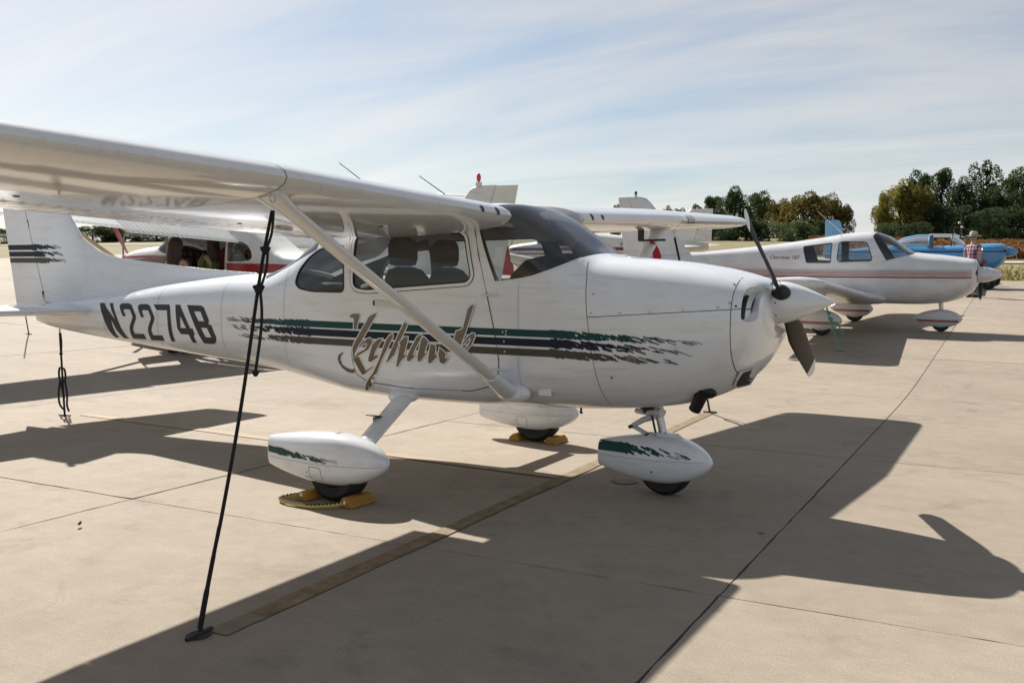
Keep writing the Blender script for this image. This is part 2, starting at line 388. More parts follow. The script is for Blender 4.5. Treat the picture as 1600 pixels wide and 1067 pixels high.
# ---------------------------------------------------------------- wings
def naca(x, t): return 5*t*(.2969*sqrt(max(x, 0))-.126*x-.3516*x*x+.2843*x**3-.1036*x**4)
def camber(x, m=.02, p=.4):
    return m/p/p*(2*p*x-x*x) if x < p else m/(1-p)**2*((1-2*p)+2*p*x-x*x)
def contour(a, b, t, m=.02, n=14):
    xs = [a+(b-a)*(1-cos(pi*i/n))/2 for i in range(n+1)]
    if b > .99: xs[-1] = b
    U_ = [(x, camber(x, m)+naca(x, t)) for x in xs]; D_ = [(x, camber(x, m)-naca(x, t)) for x in xs]
    return U_[::-1]+(D_[1:] if a == 0 else D_)
def airfoil(name, secs, m, parent, a=0, b=1, cam_=.02, nseg=1, corr=None, vert=False, cap=True, ang=35, droop=0):
    """secs: (xle, span, zle, chord, inc deg, thickness). vert: span is z and thickness runs in y"""
    S_ = []
    for i in range(len(secs)-1):
        for k in range(nseg): S_.append([p+(q-p)*k/nseg for p, q in zip(secs[i], secs[i+1])])
    S_.append(list(secs[-1])); mb = MB(); rings = []
    for (xl, sp, zl, c, inc, th) in S_:
        r = []; ca, sa = cos(radians(inc)), sin(radians(inc))
        for x, z in contour(a, b, th, cam_):
            if corr: z += corr(sp, x, z)
            if droop:
                dx = x-a; z = z-dx*math.tan(radians(droop))*1.0; x = a+dx*cos(radians(droop))
            X = xl-c*(x*ca+z*sa*0); Z = zl+c*(z-x*sa)
            r.append(Vector((X, sp, Z)) if not vert else Vector((X, Z, sp)))
        rings.append(r)
    mb.loft(rings, cap); o = mb.build(name, m, parent, True, ang)
    bm = bmesh.new(); bm.from_mesh(o.data); bmesh.ops.recalc_face_normals(bm, faces=bm.faces); bm.to_mesh(o.data); bm.free(); sharp(o, ang)
    return o
def egg(name, x0, x1, z0, z1, w, m, parent, y=0, cutz=None, n=32, k=26, tailw=.25, tailh=.35, bulge=.44):
    """teardrop wheel fairing: pointed nose at x1, slim cut tail at x0"""
    mb = MB(); rings = []
    for i in range(k+1):
        u = (i/k)**1.25; x = x1-(x1-x0)*u; e = max(0, (bulge-u)/bulge)
        p = (1-e**2.1)**.60 if u < bulge else 1-(1-tailw)*((u-bulge)/(1-bulge))**1.6
        q = (1-e**2.0)**.64 if u < bulge else 1-(1-tailh)*((u-bulge)/(1-bulge))**1.8
        if i == 0: p, q = .03, .03
        zm = z0+(z1-z0)*(.50+.02*u); r = []
        for j in range(n):
            t = 2*pi*j/n; c, s_ = cos(t), sin(t); zz = zm+(z1-zm if s_ > 0 else zm-z0)*q*math.copysign(abs(s_)**.78, s_)
            r.append(Vector((x, y+w*p*math.copysign(abs(c)**.72, c), zz)))
        rings.append(r)
    mb.loft(rings); return mb.build(name, m, parent, True, 50)
def wheel(name, c, r, w, parent, hubr=.4):
    mb = MB(); prof = [(.42, 0), (.60, .40), (.85, .5), (.97, .36), (1, .12), (1, -.12), (.97, -.36), (.85, -.5), (.60, -.40), (.42, 0)]
    rings = [[Vector((c[0]+r*pr*cos(a), c[1]+w*pw, c[2]+r*pr*sin(a))) for pr, pw in prof[:-1]] for a in [2*pi*k/32 for k in range(33)]]
    mb.loft(rings, False); t = mb.build(name, RUB, parent)
    hb = MB().tube([(c[0], c[1]-w*.3, c[2]), (c[0], c[1]+w*.3, c[2])], r*.44, 24); hb.build('hub', DMETAL, t)
    return t
def screws(name, pts, r, m, parent, sy=-1, body=None, off=.001):
    for x, z in pts:
        p = body.at(x, z, sy, off); q = body.nrm(p); a = q.orthogonal().normalized(); b = q.cross(a); mb = MB()
        mb.add([p+q*.001]+[p+(a*cos(2*pi*k/10)+b*sin(2*pi*k/10))*r for k in range(10)], [(0, 1+k, 1+(k+1) % 10) for k in range(10)]); mb.build(name, m, parent, False)

REG=[[[[-5.2112,1.1168],[-5.1393,1.1187],[-4.9313,0.9679],[-5.0467,1.1196],[-4.9942,1.121],[-4.7998,0.8148],[-4.8771,0.8107],[-5.0154,0.9884],[-4.9592,0.8131],[-5.0261,0.8095]]],[[[-4.783,1.0123],[-4.8176,1.0111],[-4.8697,1.0833],[-4.8758,1.1064],[-4.8466,1.1227],[-4.7345,1.1257],[-4.6879,1.1116],[-4.6195,1.0256],[-4.6164,0.995],[-4.6595,0.9318],[-4.6736,0.9002],[-4.662,0.8632],[-4.5186,0.8668],[-4.5136,0.82],[-4.7241,0.8171],[-4.7247,0.8902],[-4.7198,0.9216],[-4.6674,1.0009],[-4.6708,1.0238],[-4.7085,1.0726],[-4.7983,1.0738],[-4.808,1.058],[-4.7734,1.0141]]],[[[-4.5026,1.0131],[-4.5358,1.012],[-4.5836,1.0846],[-4.5872,1.108],[-4.5574,1.1244],[-4.4507,1.1273],[-4.4079,1.113],[-4.3454,1.0264],[-4.3424,0.9957],[-4.3838,0.9322],[-4.3969,0.9004],[-4.3844,0.8633],[-4.2472,0.8667],[-4.2392,0.82],[-4.4379,0.8176],[-4.4457,0.8904],[-4.4417,0.9219],[-4.3915,1.0016],[-4.3948,1.0247],[-4.4301,1.0738],[-4.5159,1.075],[-4.5259,1.0591],[-4.4933,1.015]]],[[[-4.3554,1.1269],[-4.1307,1.1331],[-4.1152,1.1129],[-4.0827,0.8221],[-4.1372,0.8216],[-4.1547,1.0822],[-4.3042,1.0813]]],[[[-4.0387,1.1334],[-3.9741,1.1352],[-3.8353,0.9437],[-3.8051,0.945],[-3.7796,0.8915],[-3.8038,0.8904],[-3.781,0.8274],[-3.8346,0.826],[-3.8632,0.8927],[-3.9729,0.8921],[-4.0151,0.9397]],[[-3.9725,1.0477],[-3.8896,0.945],[-3.9693,0.9416]]],[[[-3.8756,1.1357],[-3.6828,1.1361],[-3.6462,1.1215],[-3.5785,1.0186],[-3.5889,0.9898],[-3.5489,0.9808],[-3.5007,0.8868],[-3.5139,0.8502],[-3.5469,0.8302],[-3.6821,0.8282]],[[-3.7815,1.0866],[-3.6899,1.0874],[-3.6406,1.0106],[-3.7197,1.0076]],[[-3.6909,0.957],[-3.6089,0.9569],[-3.5613,0.8839],[-3.6415,0.88]]]]
SCR=[[[-1.99,1.115],[-1.9611,1.1267],[-1.912,1.1281],[-1.8958,1.121],[-1.9286,1.0215],[-1.9409,1.0134],[-1.9548,1.0205],[-1.953,1.0906],[-1.9653,1.0979],[-1.9876,1.0972]],[[-2.0456,0.851],[-2.0784,0.822],[-2.0867,0.7955],[-2.0731,0.757],[-2.0347,0.7363],[-1.9945,0.7275],[-1.9645,0.732],[-1.9709,0.7039],[-2.0003,0.7034],[-2.0399,0.7128],[-2.0767,0.737],[-2.101,0.7685],[-2.1098,0.8008],[-2.0991,0.8275],[-2.0728,0.8431]],[[-1.7495,1.138],[-1.7551,1.119],[-1.9008,0.9144],[-1.9133,0.9011],[-1.9526,0.8351],[-1.9083,0.8214],[-1.8583,0.7274],[-1.7922,0.7617],[-1.793,0.7553],[-1.8856,0.6975],[-1.9013,0.7005],[-1.963,0.8055],[-1.9671,0.8825],[-1.9499,0.9186],[-1.815,1.1109],[-1.783,1.1276]],[[-1.9054,0.8887],[-1.8395,0.9521],[-1.8073,0.9617],[-1.7849,0.945],[-1.7916,0.9194],[-1.8245,0.8799],[-1.8823,0.8483],[-1.9539,0.8157],[-1.9148,0.8531],[-1.8569,0.8783],[-1.8319,0.9112],[-1.8398,0.9248],[-1.8723,0.9125]],[[-1.6958,0.9614],[-1.7354,0.9566],[-1.7836,0.9198],[-1.8249,0.8162],[-1.8249,0.7958],[-1.8048,0.7943],[-1.7383,0.8304],[-1.7455,0.8458],[-1.7739,0.8367],[-1.7606,0.8703]],[[-1.6057,0.9964],[-1.633,0.989],[-1.6605,0.9567],[-1.7317,0.8085],[-1.7904,0.7219],[-1.8687,0.6507],[-1.9319,0.5826],[-1.9194,0.58],[-1.8443,0.6183],[-1.7578,0.7239],[-1.7078,0.8099],[-1.6019,0.981]],[[-1.479,1.0691],[-1.5057,1.0836],[-1.5748,0.9666],[-1.6693,0.7962],[-1.6488,0.8068],[-1.5957,0.8535],[-1.5556,0.9302],[-1.4828,1.0598]],[[-1.475,0.9832],[-1.5055,0.9819],[-1.5517,0.9397],[-1.5402,0.9309],[-1.5753,0.7983],[-1.5811,0.7759],[-1.5658,0.7737],[-1.5434,0.8126],[-1.4839,0.8593],[-1.5145,0.8577],[-1.5024,0.8831],[-1.4788,0.9584]],[[-1.3597,1.0063],[-1.3994,0.9863],[-1.4487,0.9104],[-1.4843,0.8469],[-1.4855,0.8189],[-1.4704,0.8153],[-1.4196,0.8503],[-1.4342,0.868],[-1.4186,0.8996],[-1.3597,0.9819]],[[-1.3427,0.9887],[-1.3613,0.9757],[-1.3964,0.8515],[-1.394,0.8195],[-1.3751,0.8218],[-1.3173,0.88],[-1.3396,0.8789],[-1.3056,0.9598],[-1.3241,0.9773]],[[-1.2504,0.938],[-1.2871,0.9424],[-1.3072,0.8439],[-1.3086,0.8131],[-1.2864,0.8144],[-1.2293,0.8662],[-1.251,0.8773],[-1.2431,0.9262]],[[-1.1778,0.8991],[-1.2139,0.9216],[-1.2219,0.8727],[-1.2126,0.8245],[-1.1877,0.8149],[-1.1729,0.8206],[-1.1425,0.8598],[-1.1716,0.851],[-1.1635,0.8877]],[[-0.9416,1.2162],[-0.9658,1.2109],[-0.99,1.1867],[-1.0277,1.0552],[-1.0808,1.0354],[-1.1055,0.9506],[-1.0769,0.94],[-1.0557,0.917],[-0.9995,1.0503],[-0.9449,1.2055]],[[-0.9352,1.0262],[-0.9539,1.0296],[-0.9921,1.0032],[-1.0272,0.9601],[-1.0272,0.9482],[-0.9711,0.9982],[-0.9641,0.9866],[-0.985,0.9442],[-1.0239,0.9156],[-1.0065,0.8956],[-0.9774,0.8779],[-0.9992,0.9138],[-0.9571,0.9573],[-0.933,1.0057]]]
# ---------------------------------------------------------------- ground
def sp(t, k=.6): return t if t/k > 30 else k*math.log(1+math.exp(t/k))
def gz(x, y):
    t = sp(y-6.5); a = .048*t if t < 120 else .048*120+.008*(t-120)
    return a+1.6*(1-math.exp(-.055*sp(-(x+8))/1.6))
def grass_mat():
    m = mat('dry mown grass', (.125, .115, .035), .95, nscale=.35, col2=(.20, .155, .06), bump=.6, bscale=25)
    return m
ax_ = [0]
while ax_[-1] < 1800: ax_.append(ax_[-1]+max(2.5, ax_[-1]*.11))
GX = sorted(set([-a for a in ax_]+ax_)); n = len(GX)
V = [(x, y+20, gz(x, y+20)-.06) for y in GX for x in GX]
F = [(j*n+i, j*n+i+1, (j+1)*n+i+1, (j+1)*n+i) for j in range(n-1) for i in range(n-1)]
struct(mesh('ground', V, F, grass_mat()))
def concrete():
    m = bpy.data.materials.new('broomed concrete'); m.use_nodes = True; t = m.node_tree; b = t.nodes['Principled BSDF']; nn = t.nodes.new; lk = t.links.new
    g = nn('ShaderNodeNewGeometry')
    def nz(sc, det=6, ro=.6, vec=None, dist=0):
        q = nn('ShaderNodeTexNoise'); q.inputs['Scale'].default_value = sc; q.inputs['Detail'].default_value = det; q.inputs['Roughness'].default_value = ro; q.inputs['Distortion'].default_value = dist
        lk(vec or g.outputs['Position'], q.inputs['Vector']); return q
    big = nz(.55, 7, .65); mid = nz(6, 8, .7, dist=.4); fine = nz(110, 4, .75)
    mp_ = nn('ShaderNodeMapping'); mp_.inputs['Rotation'].default_value = (0, 0, radians(3)); mp_.inputs['Scale'].default_value = (4, 140, 1); lk(g.outputs['Position'], mp_.inputs[0])
    br = nz(1.0, 4, .6, mp_.outputs[0])
    r = nn('ShaderNodeValToRGB'); e = r.color_ramp.elements; e[0].position = .3; e[0].color = (.238, .199, .152, 1); e[1].position = .72; e[1].color = (.304, .256, .199, 1); lk(big.outputs[0], r.inputs[0])
    def ov(a, fac, lo, hi, tex):
        mr = nn('ShaderNodeMapRange'); mr.inputs[1].default_value = lo; mr.inputs[2].default_value = hi; mr.inputs[3].default_value = 1-fac; mr.inputs[4].default_value = 1+fac*.6; lk(tex.outputs[0], mr.inputs[0])
        mm = nn('ShaderNodeMix'); mm.data_type = 'RGBA'; mm.blend_type = 'MULTIPLY'; mm.inputs[0].default_value = 1; lk(a, mm.inputs[6])
        cb = nn('ShaderNodeCombineColor'); [lk(mr.outputs[0], cb.inputs[i]) for i in range(3)]; lk(cb.outputs[0], mm.inputs[7]); return mm.outputs[2]
    c = ov(r.outputs[0], .10, .35, .7, mid); c = ov(c, .26, .3, .7, fine); c = ov(c, .10, .3, .7, br); st_n = nz(1.7, 8, .7, dist=1.2); c = ov(c, .16, .30, .46, st_n)
    # small dark aggregate specks
    vo = nn('ShaderNodeTexVoronoi'); vo.inputs['Scale'].default_value = 26; lk(g.outputs['Position'], vo.inputs['Vector'])
    sp_ = nn('ShaderNodeMath'); sp_.operation = 'LESS_THAN'; sp_.inputs[1].default_value = .055; lk(vo.outputs[0], sp_.inputs[0])
    wn_ = nn('ShaderNodeTexWhiteNoise'); lk(vo.outputs['Position'], wn_.inputs[0]); gt = nn('ShaderNodeMath'); gt.operation = 'GREATER_THAN'; gt.inputs[1].default_value = .9; lk(wn_.outputs[0], gt.inputs[0])
    mu = nn('ShaderNodeMath'); mu.operation = 'MULTIPLY'; lk(sp_.outputs[0], mu.inputs[0]); lk(gt.outputs[0], mu.inputs[1])
    mk = nn('ShaderNodeMix'); mk.data_type = 'RGBA'; mk.inputs[7].default_value = (.10, .085, .07, 1); lk(mu.outputs[0], mk.inputs[0]); lk(c, mk.inputs[6])
    v2 = nn('ShaderNodeTexVoronoi'); v2.inputs['Scale'].default_value = 1.9; lk(g.outputs['Position'], v2.inputs['Vector']); w2 = nn('ShaderNodeTexWhiteNoise'); lk(v2.outputs['Position'], w2.inputs[0])
    m5 = nn('ShaderNodeMath'); m5.operation = 'MULTIPLY_ADD'; m5.inputs[1].default_value = .05; m5.inputs[2].default_value = 0; lk(w2.outputs[0], m5.inputs[0]); n5 = nz(40, 4, .6); m6 = nn('ShaderNodeMath'); m6.operation = 'MULTIPLY_ADD'; m6.inputs[1].default_value = .05; lk(n5.outputs[0], m6.inputs[0]); lk(v2.outputs[0], m6.inputs[2])
    m7 = nn('ShaderNodeMath'); m7.operation = 'LESS_THAN'; lk(m6.outputs[0], m7.inputs[0]); lk(m5.outputs[0], m7.inputs[1]); m8 = nn('ShaderNodeMath'); m8.operation = 'MULTIPLY'; m8.inputs[1].default_value = .55; lk(m7.outputs[0], m8.inputs[0])
    mk2 = nn('ShaderNodeMix'); mk2.data_type = 'RGBA'; mk2.inputs[7].default_value = (.11, .09, .07, 1); lk(m8.outputs[0], mk2.inputs[0]); lk(mk.outputs[2], mk2.inputs[6]); mk = mk2
    oi = nn('ShaderNodeObjectInfo'); mr2 = nn('ShaderNodeMapRange'); mr2.inputs[3].default_value = .95; mr2.inputs[4].default_value = 1.05; lk(oi.outputs['Random'], mr2.inputs[0])
    hs = nn('ShaderNodeHueSaturation'); lk(mr2.outputs[0], hs.inputs['Value']); lk(mk.outputs[2], hs.inputs['Color']); lk(hs.outputs[0], b.inputs['Base Color'])
    b.inputs['Roughness'].default_value = .85; b.inputs['Specular IOR Level'].default_value = .3
    ad_ = nn('ShaderNodeMath'); ad_.operation = 'ADD'; lk(fine.outputs[0], ad_.inputs[0]); lk(br.outputs[0], ad_.inputs[1])
    bp = nn('ShaderNodeBump'); bp.inputs['Strength'].default_value = .35; bp.inputs['Distance'].default_value = .003; lk(ad_.outputs[0], bp.inputs['Height']); lk(bp.outputs[0], b.inputs['Normal'])
    return m
CONC = concrete(); JOINT = mat('joint sealant', (.065, .055, .045), .9, noise=.4, nscale=9)
SR = radians(2.95)
def uv(u, v): return u*cos(SR)-v*sin(SR), u*sin(SR)+v*cos(SR)
UL = [-6.85, -2.66, 1.05]; VL = [-1.82, 1.9, 6.02, 10.0]
while UL[0] > -40: UL.insert(0, UL[0]-3.95)
while UL[-1] < 15: UL.append(UL[-1]+3.9)
while VL[0] > -10: VL.insert(0, VL[0]-3.85)
while VL[-1] < 33: VL.append(VL[-1]+3.95)
nu, nv = 60, 60
V = []; F = []
for j in range(nv+1):
    for i in range(nu+1):
        x, y = uv(UL[0]+(UL[-1]-UL[0])*i/nu, VL[0]+(VL[-1]-VL[0])*j/nv); V.append((x, y, gz(x, y)-.011))
for j in range(nv):
    for i in range(nu): a = j*(nu+1)+i; F.append((a, a+1, a+nu+2, a+nu+1))
apron = struct(mesh('apron', V, F, JOINT)); R = random.Random(3)
for i in range(len(UL)-1):
    for j in range(len(VL)-1):
        gap = .004+R.random()*.0025; u0, u1, v0, v1 = UL[i]+gap, UL[i+1]-gap, VL[j]+gap, VL[j+1]-gap; k = 7 if VL[j+1] > 5 or UL[i] < -7 else 40
        dz = R.uniform(-.0015, .0015); V = []; F = []
        for b in range(k+1):
            for a in range(k+1):
                jt = .0035 if k == 40 else 0; x, y = uv(u0+(u1-u0)*a/k+(R.uniform(-jt, jt)*(1 if R.random() < .85 else 2.2) if a in (0, k) else 0), v0+(v1-v0)*b/k+(R.uniform(-jt, jt)*(1 if R.random() < .85 else 2.2) if b in (0, k) else 0)); V.append((x, y, gz(x, y)+dz))
        for b in range(k):
            for a in range(k): q = b*(k+1)+a; F.append((q, q+1, q+k+2, q+k+1))
        rim = [a for a in range(k+1)]+[b*(k+1)+k for b in range(1, k+1)]+[k*(k+1)+a for a in range(k-1, -1, -1)]+[b*(k+1) for b in range(k-1, 0, -1)]
        base = len(V); V += [(V[q][0], V[q][1], V[q][2]-.05) for q in rim]
        for q in range(len(rim)): F.append((rim[q], base+q, base+(q+1) % len(rim), rim[(q+1) % len(rim)]))
        mesh('slab', V, F, CONC, apron, False)
# painted tie-down T: a bar along the wing line and a stem to the tail anchor
def paint_mat():
    m = bpy.data.materials.new('worn yellow line paint'); m.use_nodes = True; t = m.node_tree; b = t.nodes['Principled BSDF']; nn = t.nodes.new; lk = t.links.new
    g = nn('ShaderNodeNewGeometry'); q = nn('ShaderNodeTexNoise'); q.inputs['Scale'].default_value = 9; q.inputs['Detail'].default_value = 9; q.inputs['Roughness'].default_value = .75; lk(g.outputs['Position'], q.inputs['Vector'])
    r = nn('ShaderNodeValToRGB'); e = r.color_ramp.elements; e[0].position = .36; e[0].color = (.105, .07, .028, 1); e[1].position = .66; e[1].color = (.25, .175, .09, 1); lk(q.outputs[0], r.inputs[0]); lk(r.outputs[0], b.inputs['Base Color']); b.inputs['Roughness'].default_value = .8
    return m
LINEM = paint_mat()
def strip(name, a, b, w, m, parent=None, nseg=24, z=.0045):
    a = Vector(a); b = Vector(b); t = (b-a).normalized(); q = Vector((-t.y, t.x)); V = []; F = []; R = random.Random(5)
    for i in range(nseg+1):
        p = a.lerp(b, i/nseg)
        for s_ in (-1, 1):
            c = p+q*(s_*(w/2+R.uniform(-.004, .004))); V.append((c.x, c.y, gz(c.x, c.y)+z))
    for i in range(nseg): F.append((2*i, 2*i+1, 2*i+3, 2*i+2) if False else (2*i+1, 2*i, 2*i+2, 2*i+3))
    return mesh(name, V, F, m, parent, False)
struct(strip('painted_line', (-.405, -3.02), (-.80, 3.70), .105, LINEM))
struct(strip('painted_line', (-5.9, .10), (-.63, .07), .11, mat('faded line paint', (.33, .245, .145), .85, nscale=8, col2=(.285, .243, .185)), None, 24, .0062))
struct(strip('painted_line', (-.393, -3.26), (-.406, -3.025), .105, mat('bare pale paint patch', (.20, .16, .10), .85, noise=.25, nscale=14), None, 5))
OIL = mat('oil stain', (.10, .088, .074), .6, noise=.3, nscale=20)
def blot(name, c, r, seed, label, m=OIL, ax=1.0):
    R = random.Random(seed); k = 28; ph = [R.uniform(0, 6.3) for _ in range(4)]
    V = [(c[0], c[1], .0045)]+[(c[0]+r*ax*(1+.18*sin(2*a+ph[0])+.1*sin(5*a+ph[1]))*cos(a), c[1]+r*(1+.18*sin(3*a+ph[2])+.1*sin(4*a+ph[3]))*sin(a), .0045) for a in [2*pi*i/k for i in range(k)]]
    return struct(mesh(name, V, [(0, 1+i, 1+(i+1) % k) for i in range(k)], m, None, False))
blot('oil_stain', (-.19, .19), .085, 1, '')
blot('oil_stain', (1.0, -.62), .016, 4, '')

# ---------------------------------------------------------------- the white high-wing aircraft in front
def vlerp(a, b, t): return a+(b-a)*t
main = thing('airplane', 'white high-wing single-engine airplane in front, with green and bronze torn stripes and dark registration', 'airplane', (-.6, 0, 0), (0, 0, 0), None)
main.location = (0, 0, 0)
B1 = Body(ST)
dwin = rounded(hull([(-1.965, 1.675), (-1.10, 1.692), (-1.035, 1.66), (-.968, 1.40), (-1.0, 1.358), (-1.85, 1.292), (-1.965, 1.31)]), .05)
rwin = rounded(hull([(-2.55, 1.335), (-2.52, 1.435), (-2.43, 1.53), (-2.32, 1.585), (-2.06, 1.61), (-2.045, 1.275), (-2.36, 1.275), (-2.50, 1.295)]), .04)
door = rounded(hull([(-1.965, 1.74), (-2.015, 1.68), (-2.01, 1.53), (-1.99, 1.2), (-1.975, .81), (-1.955, .70), (-1.86, .645), (-1.528, .625), (-1.0, .640), (-.845, .683), (-.78, .7525), (-.76, .85), (-.79, 1.037), (-.84, 1.243), (-.922, 1.54), (-.965, 1.69), (-1.01, 1.735), (-1.09, 1.75)]), .02)
wsh = [(-.775, 1.368), (-.55, 1.402), (-.37, 1.465), (-.255, 1.525), (-.19, 1.56), (-.15, 1.62), (-.15, 1.89), (-.80, 1.89), (-.99, 1.86), (-.935, 1.715)]
rear = [(-2.36, 1.58), (-2.96, 1.36), (-3.12, 1.42), (-3.1, 1.6), (-2.4, 1.95), (-2.30, 1.9)]
inlet = rounded([(.790, 1.158), (.870, 1.158), (.870, 1.358), (.790, 1.358)], .05, 6)
scoop = [(.655, .735), (.74, .862), (.90, .90), (.90, .80), (.78, .745), (.70, .715)]
xs = [.885, .88, .87, .855, .84, .82, .80, .77, .735]+[.735-.035*i for i in range(1, 120)]+[-3.45-.04*i for i in range(0, 76)]
pan = B1.panels([x for x in xs if x > -6.43], [('wsh', wsh), ('rear', rear), ('dwin', dwin), ('rwin', rwin), ('door', door), ('inlet', inlet), ('bowl', [(.735, .5), (1, .5), (1, 1.6), (.735, 1.6)]),
    ('ucowl', [(-.175, 1.7), (-.145, 1.157), (.735, 1.226), (.735, 1.7)]), ('lcowl', [(-.145, 1.157), (-.05, .4), (.735, .4), (.735, 1.226)])], 96)
fus = B1.pobj(pan, 'body', 'fuselage', PAINT, main)
bowl = B1.pobj(pan, 'bowl', 'nose_bowl', PAINT, main); ucowl = B1.pobj(pan, 'ucowl', 'upper_cowl', PAINT, main); lcowl = B1.pobj(pan, 'lcowl', 'lower_cowl', PAINT, main)
windshield = B1.pobj(pan, 'wsh', 'windshield', WSG, main)
B1.pobj(pan, 'rear', 'rear_window', GLASS, main)
# lining: inner skin of the cabin with the same openings
xi = [-.2-.05*i for i in range(0, 66)]
lin = B1.panels(xi, [('w', wsh), ('r', rear), ('d', dwin), ('q', rwin)], 60, -.022)
lv, lf, _ = lin['body']; zc_ = lambda f: sum(lv[i].z for i in f)/len(f)
mesh('cabin_lining', lv, [f[::-1] for f in lf if len(f) < 20 and zc_(f) < 1.66], INT, main); mesh('headliner', lv, [f[::-1] for f in lf if len(f) < 20 and zc_(f) >= 1.66], mat('pale headliner cloth', (.60, .60, .60), .85), main)
for sy in (-1, 1):
    def half(nm, name, m, par, off=0):
        V, F, _ = pan[nm]; keep = [f for f in F if sum(V[i].y for i in f)*sy > 0]; ids = sorted(set(i for f in keep for i in f)); mpd = {q: k for k, q in enumerate(ids)}
        VV = [V[i] for i in ids]; NR = [B1.nrm(v) for v in VV]
        return mesh(name, [v+q*off for v, q in zip(VV, NR)], [tuple(mpd[i] for i in f) for f in keep], m, par, True, [tuple(q) for q in NR])
    d = half('door', 'cabin_door', PAINT, main, .002)
    half('dwin', 'door_window', GLASS, d, -.004); half('rwin', 'side_window', GLASS, main, -.004)
    B1.line(door, .006, 'door_seam', SEAM, d, sy, .003, True)
    P = resample([(*p, 0) for p in dwin+dwin[:1]], 90)[:-1]; P2 = [(p.x, p.y) for p in P]
    B1.line(P2, .020, 'window_frame', PAINT, d, sy, .007, True, .0); B1.line(P2, .005, 'gasket', BLACK, d, sy, .006, True, .020)
    B1.line(P2, .012, 'gasket', BLACK, d, sy, .001, True, -.012)
    P = resample([(*p, 0) for p in rwin+rwin[:1]], 80)[:-1]; B1.line([(p.x, p.y) for p in P], .012, 'gasket', BLACK, main, sy, .002, True, -.008)
    # handle, hinges
    hd = B1.line([(-1.76+.02*i, 1.207-.0012*i) for i in range(12)], .034, 'door_handle', mat('handle enamel', (.62, .60, .52), .35), d, sy, .012)
    B1.line([(-1.775+.004*i, 1.207) for i in range(5)], .036, 'handle_well', BLACK, d, sy, .013)
    for zc, xc in ((1.281, -.835), (.80, -.775)):
        mb = MB(); a = B1.at(xc-.05, zc, sy, .004); b = B1.at(xc+.065, zc-.002, sy, .006); mb.tube([a, a.lerp(b, .5), b], .016, 8, .5); mb.build('hinge', PAINT, d)
    # A-post trim beside the windshield
    B1.line(resample([(-.935, 1.715, 0), (-.775, 1.368, 0)], 12) and [(p.x, p.y) for p in resample([(-.955, 1.76, 0), (-.935, 1.715, 0), (-.785, 1.372, 0)], 14)], .012, 'windshield_gasket', BLACK, main, sy, .002)
    P = resample([(*p, 0) for p in smoothpath([(-.78, 1.366, 0), (-.55, 1.400, 0), (-.37, 1.463, 0), (-.255, 1.523, 0)], 8)], 30)
    B1.line([(p.x, p.y) for p in P], .007, 'windshield_trim', PAINT, main, sy, .003)
    # cowl seams
    B1.line([(p.x, p.y) for p in resample([(-.205, 1.50, 0), (-.172, 1.40, 0), (-.145, 1.157, 0)], 14)], .004, 'cowl_seam', SEAM, ucowl, sy, .0012)
    B1.line([(p.x, p.y) for p in resample([(-.145, 1.157, 0), (-.06, .60, 0)], 20)], .003, 'cowl_seam', SEAM, lcowl, sy, .0012)
    B1.line([(p.x, p.y) for p in resample([(-.145, 1.157, 0), (.735, 1.226, 0), (.79, 1.231, 0)], 40)], .004, 'cowl_seam', SEAM, lcowl, sy, .0012)
    B1.line([(p.x, p.y) for p in resample([(.735, 1.41, 0), (.735, .82, 0)], 30)], .004, 'bowl_seam', SEAM, bowl, sy, .0012)
    screws('cowl_fastener', [(-.11, 1.30), (-.12, 1.183), (.07, 1.188), (.26, 1.198), (.46, 1.212), (.66, 1.236), (.725, 1.263)], .009, METAL, ucowl, sy, B1, .0015)
    screws('cowl_fastener', [(.01, .79), (.76, 1.246), (.72, 1.37)], .007, DMETAL, lcowl, sy, B1, .0015)
    screws('rivet', [(-.73, 1.045), (-.705, 1.052), (-.707, 1.03), (-.72, .985), (-.715, .92)], .006, METAL, main, sy, B1, .0028)
    # cabin air scoop, step plate low on the side
    mb = MB(); p = B1.at(-.46, .67, sy, .004); mb.box(p, (.09, .012, .045)); mb.build('drain_panel', PAINT, main, False)
# horizontal stripes with torn ends, both sides
for sy in (-1, 1):
    for k, (z1, z0, m, fa, ff) in enumerate(((1.064, 1.017, GREEN, -3.36, .585), (1.006, .956, NAVY, -3.29, .52), (.942, .894, BRONZE, -3.20, .435))):
        B1.decal([[(-2.40, z1), (-2.40, z0), (-.36, z0+.005), (-.36, z1+.003)]], 'stripe', m, main, sy, .0026, (.05, .03))
        zc = (z0+z1)/2; h = z1-z0
        for e, (xa, xb, dr) in enumerate(((-2.41, fa, -.0), (-.35, ff, .018))):
            V = []; F = []; NR = []
            for q, poly in enumerate(tear(xa, xb, zc+.004*e, h, 11+k+10*e, dr)):
                b = len(V)
                for x, z in poly:
                    p = Vector((x, sy*B1.side(x, z), z)); nn = B1.nrm(p); V.append(p+nn*(.0015+.00006*q)); NR.append(tuple(nn))
                a, c, d_ = V[b], V[b+1], V[b+2]; F.append((b, b+1, b+2, b+3) if (c-a).cross(d_-a).dot(Vector(NR[b])) > 0 else (b+3, b+2, b+1, b))
            t_ = mesh('torn_stripe', V, F, m, main, True, NR); t_['kind'] = 'stuff'
SKINSEAM = mat('skin lap seam', (.33, .34, .36), .5)
